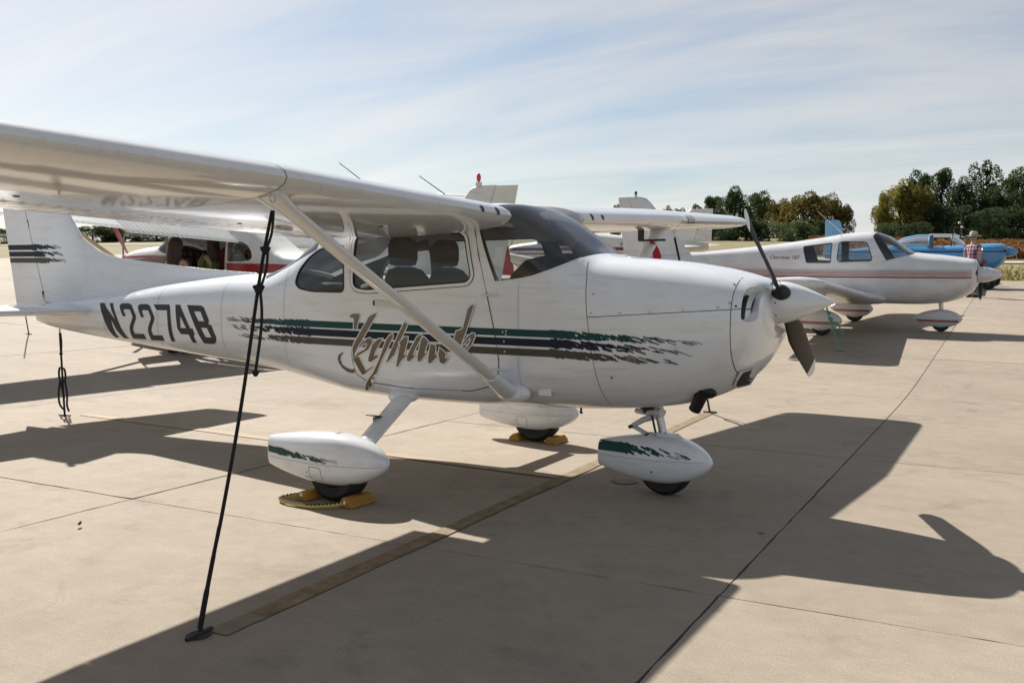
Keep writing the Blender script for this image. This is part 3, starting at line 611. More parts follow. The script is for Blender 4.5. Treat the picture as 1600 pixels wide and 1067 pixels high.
for sy in (-1, 1):
    for xx, za, zb_ in ((-2.66, 1.44, .70), (-3.42, 1.33, .74), (-4.30, 1.26, .77), (-5.12, 1.17, .83), (-.62, 1.36, .62)):
        B1.line([(xx, za+(zb_-za)*i/24) for i in range(25)], .0025, 'skin_seam', SKINSEAM, main, sy, .0012)
    mb = MB()
    def dot(x, z):
        p_ = B1.at(x, z, sy, .0009); q_ = B1.nrm(p_); a_ = q_.orthogonal().normalized()*.0032; b_ = q_.cross(a_); mb.add([p_+a_, p_+b_, p_-a_, p_-b_], [(0, 1, 2, 3)])
    for xx, za, zb_ in ((-2.66, 1.44, .70), (-3.42, 1.33, .74), (-4.30, 1.26, .77), (-5.12, 1.17, .83), (-.62, 1.36, .62)):
        for i in range(26):
            for dx in (-.012, .012): dot(xx+dx, za+(zb_-za)*i/25)
    for i in range(70): dot(-2.2-.045*i, 1.25-.035*(.045*i)); dot(-2.2-.045*i, .80+.03*(.045*i))
    for i in range(34): dot(-.20-.016*i, .66); dot(-.20-.016*i, 1.33)
    rv = mb.build('rivet_row', mat('painted rivet', (.36, .37, .39), .4), main, False); rv['kind'] = 'stuff'
# registration on the tail cone and script on the door
for q, l in enumerate(REG): B1.decal([[tuple(p) for p in r] for r in l], 'registration_letter', REGM, main, -1, .003, (.04, .025))
SCRM = bpy.data.materials.new('taupe to bronze vinyl'); SCRM.use_nodes = True
t = SCRM.node_tree; b = t.nodes['Principled BSDF']; tcn = t.nodes.new('ShaderNodeTexCoord'); sx = t.nodes.new('ShaderNodeSeparateXYZ'); t.links.new(tcn.outputs['Object'], sx.inputs[0])
mr = t.nodes.new('ShaderNodeMapRange'); mr.inputs[1].default_value = .68; mr.inputs[2].default_value = 1.12; t.links.new(sx.outputs[2], mr.inputs[0])
rp = t.nodes.new('ShaderNodeValToRGB'); e = rp.color_ramp.elements; e[0].color = (.16, .105, .045, 1); e[1].color = (.205, .17, .155, 1); t.links.new(mr.outputs[0], rp.inputs[0]); t.links.new(rp.outputs[0], b.inputs['Base Color']); b.inputs['Roughness'].default_value = .5; b.inputs['Specular IOR Level'].default_value = .25
for q, l in enumerate(SCR):
    l = [tuple(p) for p in l]
    if q != 1: B1.decal([offset_poly(l, .007)], 'letter_outline', WHITEP, main, -1, .0042+.0005*q, (.05, .04))
    B1.decal([l], 'script_letter', SCRM, main, -1, .0044+.0005*q, (.05, .04))
# nose: inlet recess, spinner, propeller, exhaust, scoop
for sy in (-1, 1):
    V_, F_2, _ = pan['inlet']; kf = [f for f in F_2 if sum(V_[i].y for i in f)*sy > 0]; ids = sorted(set(i for f in kf for i in f)); mpd = {q: k for k, q in enumerate(ids)}
    mesh('air_inlet', [V_[i]+B1.nrm(V_[i])*-.055 for i in ids], [tuple(mpd[i] for i in f) for f in kf], PAINT, bowl)
    hl = inlet; mb = MB(); mb.loft([[B1.at(x, z, sy, o_) for x, z in hl] for o_ in (.001, -.056)], False); mb.build('inlet_lip', PAINT, bowl)
    B1.decal([rounded([(.788, 1.168), (.822, 1.168), (.822, 1.348), (.788, 1.348)], .015, 4)], 'inlet_slot', BLACK, bowl, sy, -.050, (.01, .02))
    screws('rivet', [(.834, 1.236), (.846, 1.237), (.858, 1.238)], .004, DMETAL, bowl, sy, B1, -.052)
HUB = Vector((.92, 0, 1.262))
spr = [(.865, .126), (.90, .128), (.95, .122), (1.0, .107), (1.06, .084), (1.12, .056), (1.18, .027), (1.215, .010), (1.228, .002)]
MB().loft([[Vector((x, r*cos(2*pi*k/40), 1.262+.03*(x-.9)+r*sin(2*pi*k/40))) for k in range(40)] for x, r in spr]).build('spinner', PAINT, main, True, 60)
MB().loft([[Vector((x, r*cos(2*pi*k/40), 1.262+r*sin(2*pi*k/40))) for k in range(40)] for x, r in ((.858, .124), (.858, .131), (.8665, .131))]).build('spinner_backplate', BLACK, main)
for a in [pi*2*k/10 for k in range(10)]:
    MB().tube([(.905, .122*cos(a), 1.262+.122*sin(a)), (.9055, .130*cos(a), 1.262+.130*sin(a))], .005, 8).build('screw', DMETAL, main)
def prop_blades(parent, hub, rad, r_, mf_, tipm, chord=.145, r0=.10, name='propeller_blade'):
    for sg in (1, -1):
        d = r_*sg; v = Vector((1, 0, 0)).cross(d); rings = []; tips = []
        for i in range(19):
            s_ = i/18; rr = r0+(rad-r0)*s_; beta = radians(47-34*s_**.7); c = chord*(.42+.58*min(1, s_/.35))*(1-.32*max(0, s_-.45)) * (1 if s_ < .93 else sqrt(max(.05, 1-((s_-.93)/.075)**2)))
            th = c*(.32*(1-s_)**1.6+.075); ch = v*cos(beta)+Vector((1, 0, 0))*sin(beta); nn = Vector((1, 0, 0))*cos(beta)-v*sin(beta); ring = []
            for k in range(16):
                a = 2*pi*k/16; ring.append(hub+d*rr+ch*(c*.5*cos(a)-c*.05)+nn*(th*.5*sin(a)*(1 if sin(a) > 0 else .35)))
            rings.append(ring)
        bl = MB().loft(rings[:18]).build(name, mf_, parent, True, 60)
        MB().loft([[p+(p-sum(r, Vector())/16)*.02 for p in r] for r in rings[16:19]]).build('blade_tip', tipm, bl)
        yield bl, d
for bl, d in prop_blades(main, HUB, .955, Vector((0, -.86, .51)).normalized(), PROPB, WHITEP):
    if d.z < 0: bl.data.materials[0] = PROPG
    mb = MB(); mb.ell(HUB+d*.105+Vector((.012, 0, 0)), (.058, .05, .075), 16, 10, Matrix(((1, 0, 0), (0, d.z, d.y), (0, -d.y, d.z)))); mb.build('blade_root', BLACK, bl)
mb = MB(); mb.tube([(.535, -.285, .74), (.515, -.262, .70), (.46, -.235, .60)], .038, 20, cap=False); mb.tube([(.535, -.285, .74), (.46, -.235, .60)], .033, 20, cap=True); mb.build('exhaust_pipe', EXH, main)
mb = MB(); c = Vector((.528, -.275, .715)); mb.ell(c, (.085, .03, .045), 18, 8, Matrix.Rotation(radians(38), 3, 'X')); mb.build('exhaust_opening', BLACK, main)
for sy in (-1, 1):
    sq = [(.668, .742), (.757, .855), (.788, .868), (.716, .765)]
    if sy < 0:
        B1.decal([offset_poly(sq, .012)], 'scoop_frame', PAINT, lcowl, sy, .010, (.02, .02)); B1.decal([sq], 'oil_cooler_scoop', BLACK, lcowl, sy, .012, (.02, .02))
# oil filler door on the cowl top
mb = MB(); rings = []
F_ = B1.F
for rr, h in ((.0, .0035), (.052, .0035), (.0535, .0)):
    ring = []
    for k in range(28):
        x = .02+rr*1.15*cos(2*pi*k/28); y = -.13+rr*.9*sin(2*pi*k/28); zt, zb, w, zm, nt_, nb = F_(x); ring.append(Vector((x, y, zm+(zt-zm)*(1-(abs(y)/w)**nt_)**(1/nt_)+h)))
    rings.append(ring)
mb.loft(rings, False); mb.build('oil_filler_door', PAINT, ucowl, True, 30)

# wings
ZL = {-1: lambda y: 1.790+.032*(y-.55), 1: lambda y: 1.825+.045*(y-.55)}
def csec(y, sy):
    xl = -.69 if y <= 2.54 else -.69-.26*(y-2.54)/2.9; xt = -2.40 if y <= 2.54 else -2.40+.16*(y-2.54)/2.9
    return [xl, sy*y, ZL[sy](y), xl-xt, (4.3+.4*max(0, y-1.5)/2.9 if sy < 0 else 3.0-.6*max(0, y-1.5)/2.9), .125]
def corr(sp_, x, z): return (.0035*abs(sin(sp_*2*pi/.19))**3*(1 if z > 0 else -1)*min(1, (x-.74)/.03)*min(1, (1-x)/.04)) if x > .745 else 0
for sy in (-1, 1):
    S1 = [csec(.54, sy), csec(1.2, sy), csec(2.54, sy), csec(2.66, sy)]
    S2 = [csec(2.66, sy), csec(3.6, sy), csec(4.6, sy), csec(5.22, sy)]
    w_ = airfoil('wing', S1+S2[1:], WPAINT, main, 0, .735, nseg=6)
    tip = []
    for y, f in ((5.22, 1), (5.34, .99), (5.42, .96), (5.47, .90), (5.505, .78), (5.52, .60)):
        q = csec(y, sy); q[0] -= q[3]*(1-f)*.45; q[3] *= f; q[5] *= f**1.4; q[2] += .0*f; tip.append(q)
    airfoil('wing_tip', tip, WPAINT, w_)
    S1f = [csec(.60, sy), csec(2.668, sy)]; airfoil('flap', S1f, WPAINT, w_, .742, 1, nseg=90, corr=corr)
    airfoil('aileron', [csec(2.674, sy), csec(5.20, sy)], WPAINT, w_, .742, 1, nseg=110, corr=corr)
    # root fairing cap
    q = csec(.54, sy); rt_ = []
    for y, f in ((.54, 1), (.52, .985), (.505, .95), (.495, .9)):
        q = csec(.54, sy); q[1] = sy*y; q[0] -= (1-f)*.10; q[5] *= f; rt_.append(q)
    airfoil('wing_root_cap', rt_, WPAINT, w_, 0, .735)
    # seam ring at the strut station
    mb = MB(); rings = []
    for y in (2.538, 2.542):
        q = csec(y, sy); r = []
        for x, z in contour(0, .735, .1262): r.append(Vector((q[0]+.0015-q[3]*x, q[1], q[2]+q[3]*(z*1.012-x*sin(radians(q[4]))))))
        rings.append(r)
    mb.loft(rings, False, False); mb.build('wing_seam', SEAM, w_)
    # leading edge details
    def lepatch(name, y0, y1, f0, f1, m, off=.002):
        mb = MB(); rings = []
        for i in range(5):
            q = csec(y0+(y1-y0)*i/4, sy); r = []
            for k in range(9):
                u = f0+(f1-f0)*k/8; x = u*u; z = camber(x)+math.copysign(naca(x, .125), u); nl = Vector((.9-abs(u), 0, u*3)).normalized()*off
                r.append(Vector((q[0]-q[3]*x, q[1], q[2]+q[3]*z))+nl)
            rings.append(r)
        mb.loft(rings, False, False); return mb.build(name, m, w_)
    lepatch('cabin_vent', .66, .69, -.03, .12, BLACK); lepatch('cabin_vent', .84, .87, -.02, .10, BLACK)
    if sy == 1: lepatch('landing_light', 2.74, 2.98, -.14, .16, mat('lamp glass', (.25, .26, .28), .1, .6), .002)
    # screws under the rear spar
    mb = MB()
    for k in range(46):
        y = .75+k*.1; q = csec(y, sy); x = .715; z = camber(x)-naca(x, .125); c = Vector((q[0]-q[3]*x, q[1], q[2]+q[3]*(z-x*sin(radians(q[4])))-.0015)); mb.add([c+Vector((.009*cos(a), .009*sin(a), -.0005)) for a in [2*pi*j/6 for j in range(6)]][::-1], [tuple(range(6))])
    r_ = mb.build('rivet_row', DMETAL, w_, False); r_['kind'] = 'stuff'
    for y, x in ((1.5, .62), (1.75, .66), (3.2, .6), (3.9, .62), (4.4, .25), (1.2, .3)):
        q = csec(y, sy); z = camber(x)-naca(x, .125); c = Vector((q[0]-q[3]*x, q[1], q[2]+q[3]*(z-x*sin(radians(q[4])))+.001)); MB().ell(c, (.018, .018, .006), 12, 6).build('inspection_screw', DMETAL, w_)
    # strut
    T = Vector((-.87, sy*2.50, ZL[sy](2.5)-.045)); Bt = Vector((-.70, sy*.50, .655)); d = (Bt-T).normalized(); ex = (Vector((1, 0, 0))-d*d.x).normalized(); ey = d.cross(ex); rings = []
    for i, s_ in enumerate((0, .03, .06, .10, .2, .5, .8, .93, 1)):
        p = T.lerp(Bt, s_); k = (1.9, 1.6, 1.25, 1.05, 1, 1, 1, 1, 1)[i]; rings.append([p+ex*(.055*k*cos(a)-.012)+ey*(.027*k*sin(a)*(1 if cos(a) > 0 else .85)) for a in [2*pi*j/20 for j in range(20)]])
    s_ob = MB().loft(rings).build('wing_strut', WPAINT, main, True, 60)
    mb = MB(); rings = []
    for s_, k in ((.90, 1.03), (.94, 1.18), (.97, 1.32), (1.0, 1.5), (1.02, 1.2)):
        p = T.lerp(Bt, s_)+Vector((.0, 0, 0)); rings.append([p+ex*(.062*k*cos(a)-.012)+ey*(.034*k*sin(a)) for a in [2*pi*j/20 for j in range(20)]])
    mb.loft(rings); mb.build('strut_cuff', PAINT, s_ob, True, 60)
    mb = MB(); mb.ell(Bt+Vector((.02, -sy*.01, -.005)), (.13, .05, .062), 22, 12); mb.build('strut_fairing', PAINT, s_ob)
    mb = MB(); q = csec(2.5, sy); mb.ell(T+Vector((-.02, 0, .045)), (.19, .085, .05), 24, 10); mb.build('strut_fairing', WPAINT, s_ob)
    mb = MB(); c = T+Vector((.10, sy*.05, -.05)); mb.loft([[c+Vector((0, .018*cos(a)+.004*cos(b)*cos(a), .018*sin(a)+.004*cos(b)*sin(a)))+Vector((.004*sin(b), 0, 0)) for b in [2*pi*j/6 for j in range(6)]] for a in [2*pi*k/14 for k in range(15)]], False); mb.build('tie_down_ring', METAL, w_)
    # main gear
    A = Vector((-1.58, sy*.40, .585)); Bm = Vector((-1.37, sy*1.14, .35)); rings = []; dd = (Bm-A).normalized(); ex = (Vector((1, 0, 0))-dd*dd.x).normalized(); ey = dd.cross(ex)
    for s_ in (0, .25, .5, .75, 1):
        p = A.lerp(Bm, s_); rings.append([p+ex*(.078-.012*s_)*cos(a)+ey*.034*sin(a) for a in [2*pi*j/18 for j in range(18)]])
    leg = MB().loft(rings).build('gear_leg', PAINT, main, True, 60)
    mb = MB(); mb.ell(A+Vector((0, sy*.06, -.02)), (.125, .10, .05), 20, 10, Matrix.Rotation(radians(-sy*12), 3, 'X')); mb.build('gear_cuff', PAINT, leg)
    p = A.lerp(Bm, .62); mb = MB(); mb.box(p+Vector((-.06, -sy*.0, .035)), (.10, .10, .006), Matrix.Rotation(radians(sy*8), 3, 'X')); mb.box(p+Vector((-.04, 0, .015)), (.05, .06, .03)); mb.build('boarding_step', DMETAL, leg, False)
    fair = egg('wheel_fairing', -2.03, -1.085, .097, .424, .148, PAINT, main, sy*1.275, None, tailw=.34, tailh=.60)
    wheel('tyre', (-1.475, sy*1.275, .212), .212, .16, main)
    f0 = lambda x, z: None
# stripes on the wheel fairings: project a ribbon of quads onto the fairing by ray casting
def fair_stripe(fair, xa, xb, x2, z0, z1, m, name, seed, slope=.0, only=None):
    dg = fair.data; bm = bmesh.new(); bm.from_mesh(dg); from mathutils.bvhtree import BVHTree; tr = BVHTree.FromBMesh(bm); bm.free()
    yb = sum(v.co.y for v in dg.vertices)/len(dg.vertices)
    for sy in ((-1, 1) if not only else ((1,) if yb > 0 else (-1,))):
        V = []; F = []
        def put(x, z, o):
            h = tr.ray_cast(Vector((x, yb+sy*.6, z)), Vector((0, -sy, 0)))
            return h[0]+h[1]*(o*(1 if h[1].y*sy > 0 else -1)) if h[0] else None
        polys = []
        k = 14
        for i in range(k):
            u0, u1 = xa+(xb-xa)*i/k, xa+(xb-xa)*(i+1)/k
            for j in range(3): polys.append([(u0, z0+(z1-z0)*j/3+slope*(u0-xa)), (u1, z0+(z1-z0)*j/3+slope*(u1-xa)), (u1, z0+(z1-z0)*(j+1)/3+slope*(u1-xa)), (u0, z0+(z1-z0)*(j+1)/3+slope*(u0-xa))])
        tp = tear(xb-.01, x2, (z0+z1)/2+slope*(xb-xa), (z1-z0)*.95, seed, .012)
        for q, poly in enumerate(polys+tp):
            pp = [put(x, z, .0018+(.00006*(q-len(polys)) if q >= len(polys) else 0)) for x, z in poly]
            if None in pp: continue
            b = len(V); V += pp; nn = (pp[1]-pp[0]).cross(pp[2]-pp[0]); F.append((b, b+1, b+2, b+3) if nn.y*sy > 0 else (b+3, b+2, b+1, b))
        o = mesh(name, V, F, m, fair, False); o['kind'] = 'stuff'
for f_ in [o for o in main.children if o.name.startswith('wheel_fairing')]:
    fair_stripe(f_, -2.02, -1.88, -1.38, .260, .300, GREEN, 'torn_stripe', 3, -.0, 'out')
    bodyy = sum(v.co.y for v in f_.data.vertices)/len(f_.data.vertices)
def fair_line(fair, pts, w, name='fairing_seam', m=None):
    bm = bmesh.new(); bm.from_mesh(fair.data); from mathutils.bvhtree import BVHTree; tr = BVHTree.FromBMesh(bm); bm.free(); yb = sum(v.co.y for v in fair.data.vertices)/len(fair.data.vertices)
    for sy in (-1, 1):
        V = []; F = []; P = resample([(*p, 0) for p in pts], 40)
        for i, p in enumerate(P):
            t_ = (P[min(i+1, 39)]-P[max(i-1, 0)]).normalized(); q = Vector((-t_.y, t_.x, 0))*w/2
            for e_ in (-1, 1):
                u_ = p+q*e_; h = tr.ray_cast(Vector((u_.x, yb+sy*.6, u_.y)), Vector((0, -sy, 0))); V.append(h[0]+Vector((0, sy*.0012, 0)) if h[0] else None)
        for i in range(39):
            f_ = (2*i, 2*i+1, 2*i+3, 2*i+2)
            if None not in [V[j] for j in f_]: F.append(f_)
        o = mesh(name, [v or Vector((pts[0][0], yb, pts[0][1])) for v in V], F, m or SKINSEAM, fair, False)
for f_ in [o for o in main.children if o.name.startswith('wheel_fairing')]:
    fair_line(f_, [(-2.0, .232), (-1.11, .25)], .003); fair_line(f_, [(-1.60, .14), (-1.60, .215), (-1.585, .222), (-1.515, .222), (-1.50, .215), (-1.50, .14)], .003, 'access_door_seam', SEAM); fair_line(f_, [(-1.63, .18), (-1.62, .18)], .008, 'screw', SEAM)
# nose gear
nf = egg('wheel_fairing', -.275, .505, .072, .388, .135, PAINT, main, 0, None, tailw=.4, tailh=.55)
fair_stripe(nf, -.27, -.05, .33, .255, .318, GREEN, 'torn_stripe', 8, .03)
fair_line(nf, [(-.26, .225), (.48, .245)], .003); fair_line(nf, [(.135, .16), (.147, .16)], .012, 'screw', SEAM); fair_line(nf, [(.33, .285), (.39, .262)], .010, 'stripe_fleck', GREEN)
wheel('tyre', (.19, 0, .18), .18, .13, main)
mb = MB().tube([(.115, 0, .60), (.165, 0, .40)], .027, 18); oleo = mb.build('oleo_strut', METAL, main)
MB().tube([(.10, 0, .64), (.125, 0, .52)], .045, 18).build('strut_housing', DIRTYW, oleo)
MB().tube([(.125, 0, .535), (.13, 0, .515)], .052, 18).build('collar', DMETAL, oleo)
mb = MB(); mb.tube([(.10, -.0, .50), (.03, 0, .475), (-.045, 0, .43)], [.032, .028, .024], 10, .7); mb.build('torque_link', DIRTYW, oleo)
mb = MB(); mb.tube([(-.045, 0, .425), (.05, 0, .382), (.11, 0, .38)], [.022, .02, .022], 10, .7); mb.build('torque_link', DIRTYW, oleo)
for c in ((-.05, .425), (.065, .378), (.125, .375)): MB().tube([(c[0], -.045, c[1]), (c[0], .045, c[1])], .013, 10).build('pivot_bolt', BLACK, oleo)
mb = MB(); mb.tube([(.20, -.11, .545), (.06, -.05, .53), (-.03, .02, .525)], .018, 10); mb.tube([(.2, -.11, .545), (.15, -.085, .54)], .028, 12); mb.build('shimmy_damper', DIRTYW, oleo)
mb = MB(); mb.tube([(.0, -.08, .585), (.08, -.03, .53)], .009, 8); mb.tube([(.10, -.04, .52), (.135, -.05, .40)], .008, 8); mb.box((.09, -.03, .545), (.07, .09, .035)); mb.build('steering_linkage', BLACK, oleo, False)
mb = MB(); mb.loft([[Vector((.165+dx*k, dy*k, z)) for dx, dy in ((-.055, -.03), (.0, -.05), (.09, -.035), (.13, 0), (.09, .035), (0, .05), (-.055, .03))] for z, k in ((.35, 1.25), (.385, 1.0), (.402, .8))]); mb.build('fairing_collar', PAINT, main, True, 40)
# tail
finS = [(-5.08, 1.18, 0, 1.62, 0, .07)]
finsec = lambda z: (-5.10-.86*(z-1.10) if z > 1.50 else None)
FL = [(1.10, -5.44), (1.50, -5.54), (1.60, -5.61), (1.75, -5.74), (1.92, -5.88), (2.15, -6.07), (2.38, -6.26), (2.42, -6.31), (2.45, -6.41)]
HG = lambda z: -6.255-(z-1.10)*.345
TE = lambda z: (-6.78-(z-1.03)*.20)
def finr(z, x0, x1, th, a=0, b=1):
    r = [];
    for x, t_ in contour(0, 1, th, 0): r.append(Vector((x0+(x1-x0)*x, t_*(x0-x1), z)))
    return r
rings = []
for z, xl in FL:
    c = xl-TE(z); frac = (xl-HG(z))/c; r = []
    for x, t_ in contour(0, frac-.006, .075 if z < 2.4 else .06, 0): r.append(Vector((xl-c*x, c*t_, z)))
    rings.append(r)
fin = MB().loft(rings).build('fin', PAINT, main, True, 45)
rings = []
for z in (1.035, 1.1, 1.3, 1.6, 1.9, 2.2, 2.40, 2.44):
    xl = next((b_[1]+(a_[1]-b_[1])*(b_[0]-z)/(b_[0]-a_[0]) for a_, b_ in zip(FL, FL[1:]) if a_[0] <= z <= b_[0]), -5.5); c = xl-TE(z); frac = (xl-HG(z))/c; r = []
    for x, t_ in contour(frac+.006, 1, .075, 0): r.append(Vector((xl-c*x, c*t_, z)))
    rings.append(r)
rud = MB().loft(rings).build('rudder', PAINT, main, True, 45)
MB().tube([(-6.50, -.02, 1.83), (-6.53, -.02, 1.90)], .014, 8).build('rudder_hinge', BLACK, rud); MB().tube([(-6.28, -.025, 1.10), (-6.305, -.03, 1.2)], .012, 8).build('rudder_hinge', BLACK, rud)
# dorsal fin
DP = [(-3.45, 1.405), (-4.0, 1.43), (-4.6, 1.475), (-5.1, 1.515), (-5.32, 1.548), (-5.46, 1.588), (-5.57, 1.64), (-5.71, 1.72), (-5.86, 1.80)]
rings = []
for i, (x, z) in enumerate(DP):
    zt, zb, w, zm, nt_, nb = B1.F(x); wd = .012+.03*i/8; base = zt-.012; rings.append([Vector((x, -wd-.012, base-.01)), Vector((x, -wd, base+(z-base)*.35)), Vector((x, -wd*.7, base+(z-base)*.8)), Vector((x, -.004, z)), Vector((x, .004, z)), Vector((x, wd*.7, base+(z-base)*.8)), Vector((x, wd, base+(z-base)*.35)), Vector((x, wd+.012, base-.01))])
MB().loft(rings).build('dorsal_fin', PAINT, main, True, 70)
# fairing stripes on fin and rudder
for k, (z1, z0, m) in enumerate(((1.655, 1.605, NAVY), (1.588, 1.540, NAVY), (1.525, 1.478, BRONZE))):
    V = []; F = []
    def fy(x, z):
        xl = next((b_[1]+(a_[1]-b_[1])*(b_[0]-z)/(b_[0]-a_[0]) for a_, b_ in zip(FL, FL[1:]) if a_[0] <= z <= b_[0]), -5.6); c = xl-TE(z); u = min(max((xl-x)/c, .001), 1); return c*naca(u, .075)
    polys = [[(TE(z0)+(-6.42-.06*k*-1-TE(z0))*i/20, z0), (TE(z0)+(-6.42+.06*k-TE(z0))*(i+1)/20, z0), (TE(z1)+(-6.42+.06*k-TE(z1))*(i+1)/20, z1), (TE(z1)+(-6.42+.06*k-TE(z1))*i/20, z1)] for i in range(20)]
    polys += tear(-6.43+.06*k, -5.93-.02*(2-k), (z0+z1)/2, z1-z0, 31+k, 0)
    for sy in (-1, 1):
        V = []; F = []
        for q, poly in enumerate(polys):
            b = len(V); V += [Vector((x, sy*(fy(x, z)+.002+.00005*q), z)) for x, z in poly]; nn = (V[b+1]-V[b]).cross(V[b+2]-V[b]); F.append((b, b+1, b+2, b+3) if nn.y*sy > 0 else (b+3, b+2, b+1, b))
        o = mesh('torn_stripe', V, F, m, fin, False); o['kind'] = 'stuff'
for sy in (-1, 1):
    def hs(y): return [-5.32-.09*y, sy*y, 1.045, 1.28-.25*y, 0, .085]
    tp = hs(1.68); tp2 = [tp[0]-.10, sy*1.72, 1.045, tp[3]*.8, 0, .05]
    st = airfoil('stabilizer', [hs(.06), hs(.9), hs(1.68), tp2], PAINT, main, 0, .58, 0, 3)
    airfoil('elevator', [hs(.16), hs(.9), hs(1.68), tp2], PAINT, st, .588, 1, 0, 40, corr=lambda s_, x, z: .003*abs(sin(s_*2*pi/.19))**3*(1 if z > 0 else -1) if .62 < x < .97 else 0)
MB().tube([(-6.10, 0, .87), (-6.10, 0, .80)], .008, 8).build('tail_tie_ring', METAL, main)
mb = MB(); mb.ell((-6.32, -.05, .985), (.05, .02, .03), 12, 8); mb.build('elevator_horn', BLACK, main)
mb = MB(); mb.tube([(-6.42, 0, 2.45), (-6.42, 0, 2.49)], .03, 14); mb.build('beacon_base', PAINT, fin); MB().ell((-6.42, 0, 2.52), (.03, .03, .045), 14, 8).build('beacon_lens', BEACON, fin)
# antennas on the cabin roof, drain mast below
for x, y, x2, z2 in ((-1.42, .10, -1.865, 2.145), (-2.0, .10, -2.645, 2.279)):
    MB().tube([(x, y, 1.87), (x2, y, z2)], [.005, .003], 6).build('antenna_rod', DMETAL, main)
MB().tube([(-.43, 0, .53), (-.43, 0, .475)], .008, 8).build('drain_mast', DMETAL, main)
MB().tube([(-.41, -.02, .485), (-.45, .02, .485)], .005, 8).build('drain_cross', DMETAL, main)
# pitot tube under the port wing
mb = MB(); zz = ZL[1](2.15)-.06; mb.box((-.93, 2.15, zz-.055), (.055, .014, .12)); mb.build('pitot_mast', DMETAL, main, False)
MB().tube([(-.95, 2.15, zz-.115), (-.70, 2.15, zz-.112)], .010, 10).build('pitot_tube', DMETAL, main)
# cabin: seats, panel, glareshield
for x in (-1.70, -2.42):
    for y in (-.27, .27):
        mb = MB(); rings = []
        for z, w, t_ in ((.86, .21, .07), (1.0, .235, .085), (1.25, .235, .085), (1.38, .215, .075), (1.44, .16, .06), (1.462, .06, .04)) if x > -2 else ((.80, .21, .07), (.95, .235, .085), (1.15, .235, .085), (1.27, .215, .075), (1.32, .16, .06), (1.34, .06, .04)):
            xx = x+.16-(z-.86)*.30; rings.append([Vector((xx+t_*math.copysign(abs(sin(a))**.6, sin(a)), y+w*math.copysign(abs(cos(a))**.55, cos(a)), z)) for a in [2*pi*k/22 for k in range(22)]])
        mb.loft(rings); s_ = mb.build('seat_back', SEATM, main, True, 60)
        if x > -2:
            mb = MB(); rings = []
            for z, w in ((1.466, .075), (1.475, .13), (1.52, .15), (1.60, .15), (1.65, .128), (1.668, .07)):
                rings.append([Vector((x-.035+.045*math.copysign(abs(sin(a))**.6, sin(a))*(w/.15)**.5, y+w*math.copysign(abs(cos(a))**.6, cos(a)), z)) for a in [2*pi*k/20 for k in range(20)]])
            mb.loft(rings); mb.build('headrest', SEATM, s_, True, 60)
            for q in (-.06, .06): MB().tube([(x-.02, y+q, 1.42), (x-.03, y+q, 1.49)], .006, 6).build('headrest_post', METAL, s_)
        mb = MB(); mb.box((x+.36, y, .86), (.46, .44, .13)); mb.build('seat_cushion', SEATM, s_, False)
mb = MB(); rings = []
for x, zt, w in ((-.26, 1.52, .42), (-.36, 1.555, .455), (-.52, 1.555, .47), (-.66, 1.525, .475), (-.73, 1.45, .472)):
    rings.append([Vector((x, w*math.copysign(abs(cos(a))**.35, cos(a)), 1.33+(zt-1.33)*max(-.3, math.copysign(abs(sin(a))**.6, sin(a))))) for a in [2*pi*k/28 for k in range(28)]])
mb.loft(rings); mb.build('glareshield', BLACK, main, True, 50)
mb = MB(); mb.box((-.60, 0, 1.20), (.06, .94, .42)); mb.build('instrument_panel', INT, main, False)
for y in (-.27, .27): MB().tube([(-.63, y, 1.28), (-.80, y, 1.28)], .012, 8).build('yoke_shaft', BLACK, main)
MB().ell((-.50, .18, 1.58), (.09, .12, .075), 16, 8).build('sun_visor', mat('blue visor', (.02, .06, .12), .6), main)
mb = MB(); mb.box((-1.3, 0, .67), (1.9, .7, .02)); mb.build('cabin_floor', INT, main, False)

# ---------------------------------------------------------------- shared bits for the aircraft behind
def text_polys(s, size, shear=0):
    cu = bpy.data.curves.new('tmp', 'FONT'); cu.body = s; cu.size = size; cu.shear = shear; cu.resolution_u = 3
    o = bpy.data.objects.new('tmp', cu); COL.objects.link(o); bpy.context.view_layer.update()
    me = o.evaluated_get(bpy.context.evaluated_depsgraph_get()).to_mesh(); V = [v.co.copy() for v in me.vertices]; F = [tuple(p.vertices) for p in me.polygons]
    o.evaluated_get(bpy.context.evaluated_depsgraph_get()).to_mesh_clear(); bpy.data.objects.remove(o); bpy.data.curves.remove(cu); return V, F
def side_text(body, s, x, z, size, sy, m, parent, shear=0, off=.004):
    """reads left to right seen from the side sy"""
    V, F = text_polys(s, size, shear); d = 1 if sy < 0 else -1
    VV = [body.at(x+d*v.x, z+v.y, sy, off) for v in V]
    G = []
    for f in F:
        a, b, c = (VV[i] for i in f[:3]); G.append(f if (b-a).cross(c-a).y*sy > 0 else f[::-1])
    o = mesh('lettering', VV, G, m, parent, False); return o
def poly_rect(x0, x1, z1, z0, s0=0): return [(x0, z0), (x1, z0+s0), (x1, z1+s0), (x0, z1)]
def gear_wheel(parent, c, r, w): return wheel('tyre', c, r, w, parent)

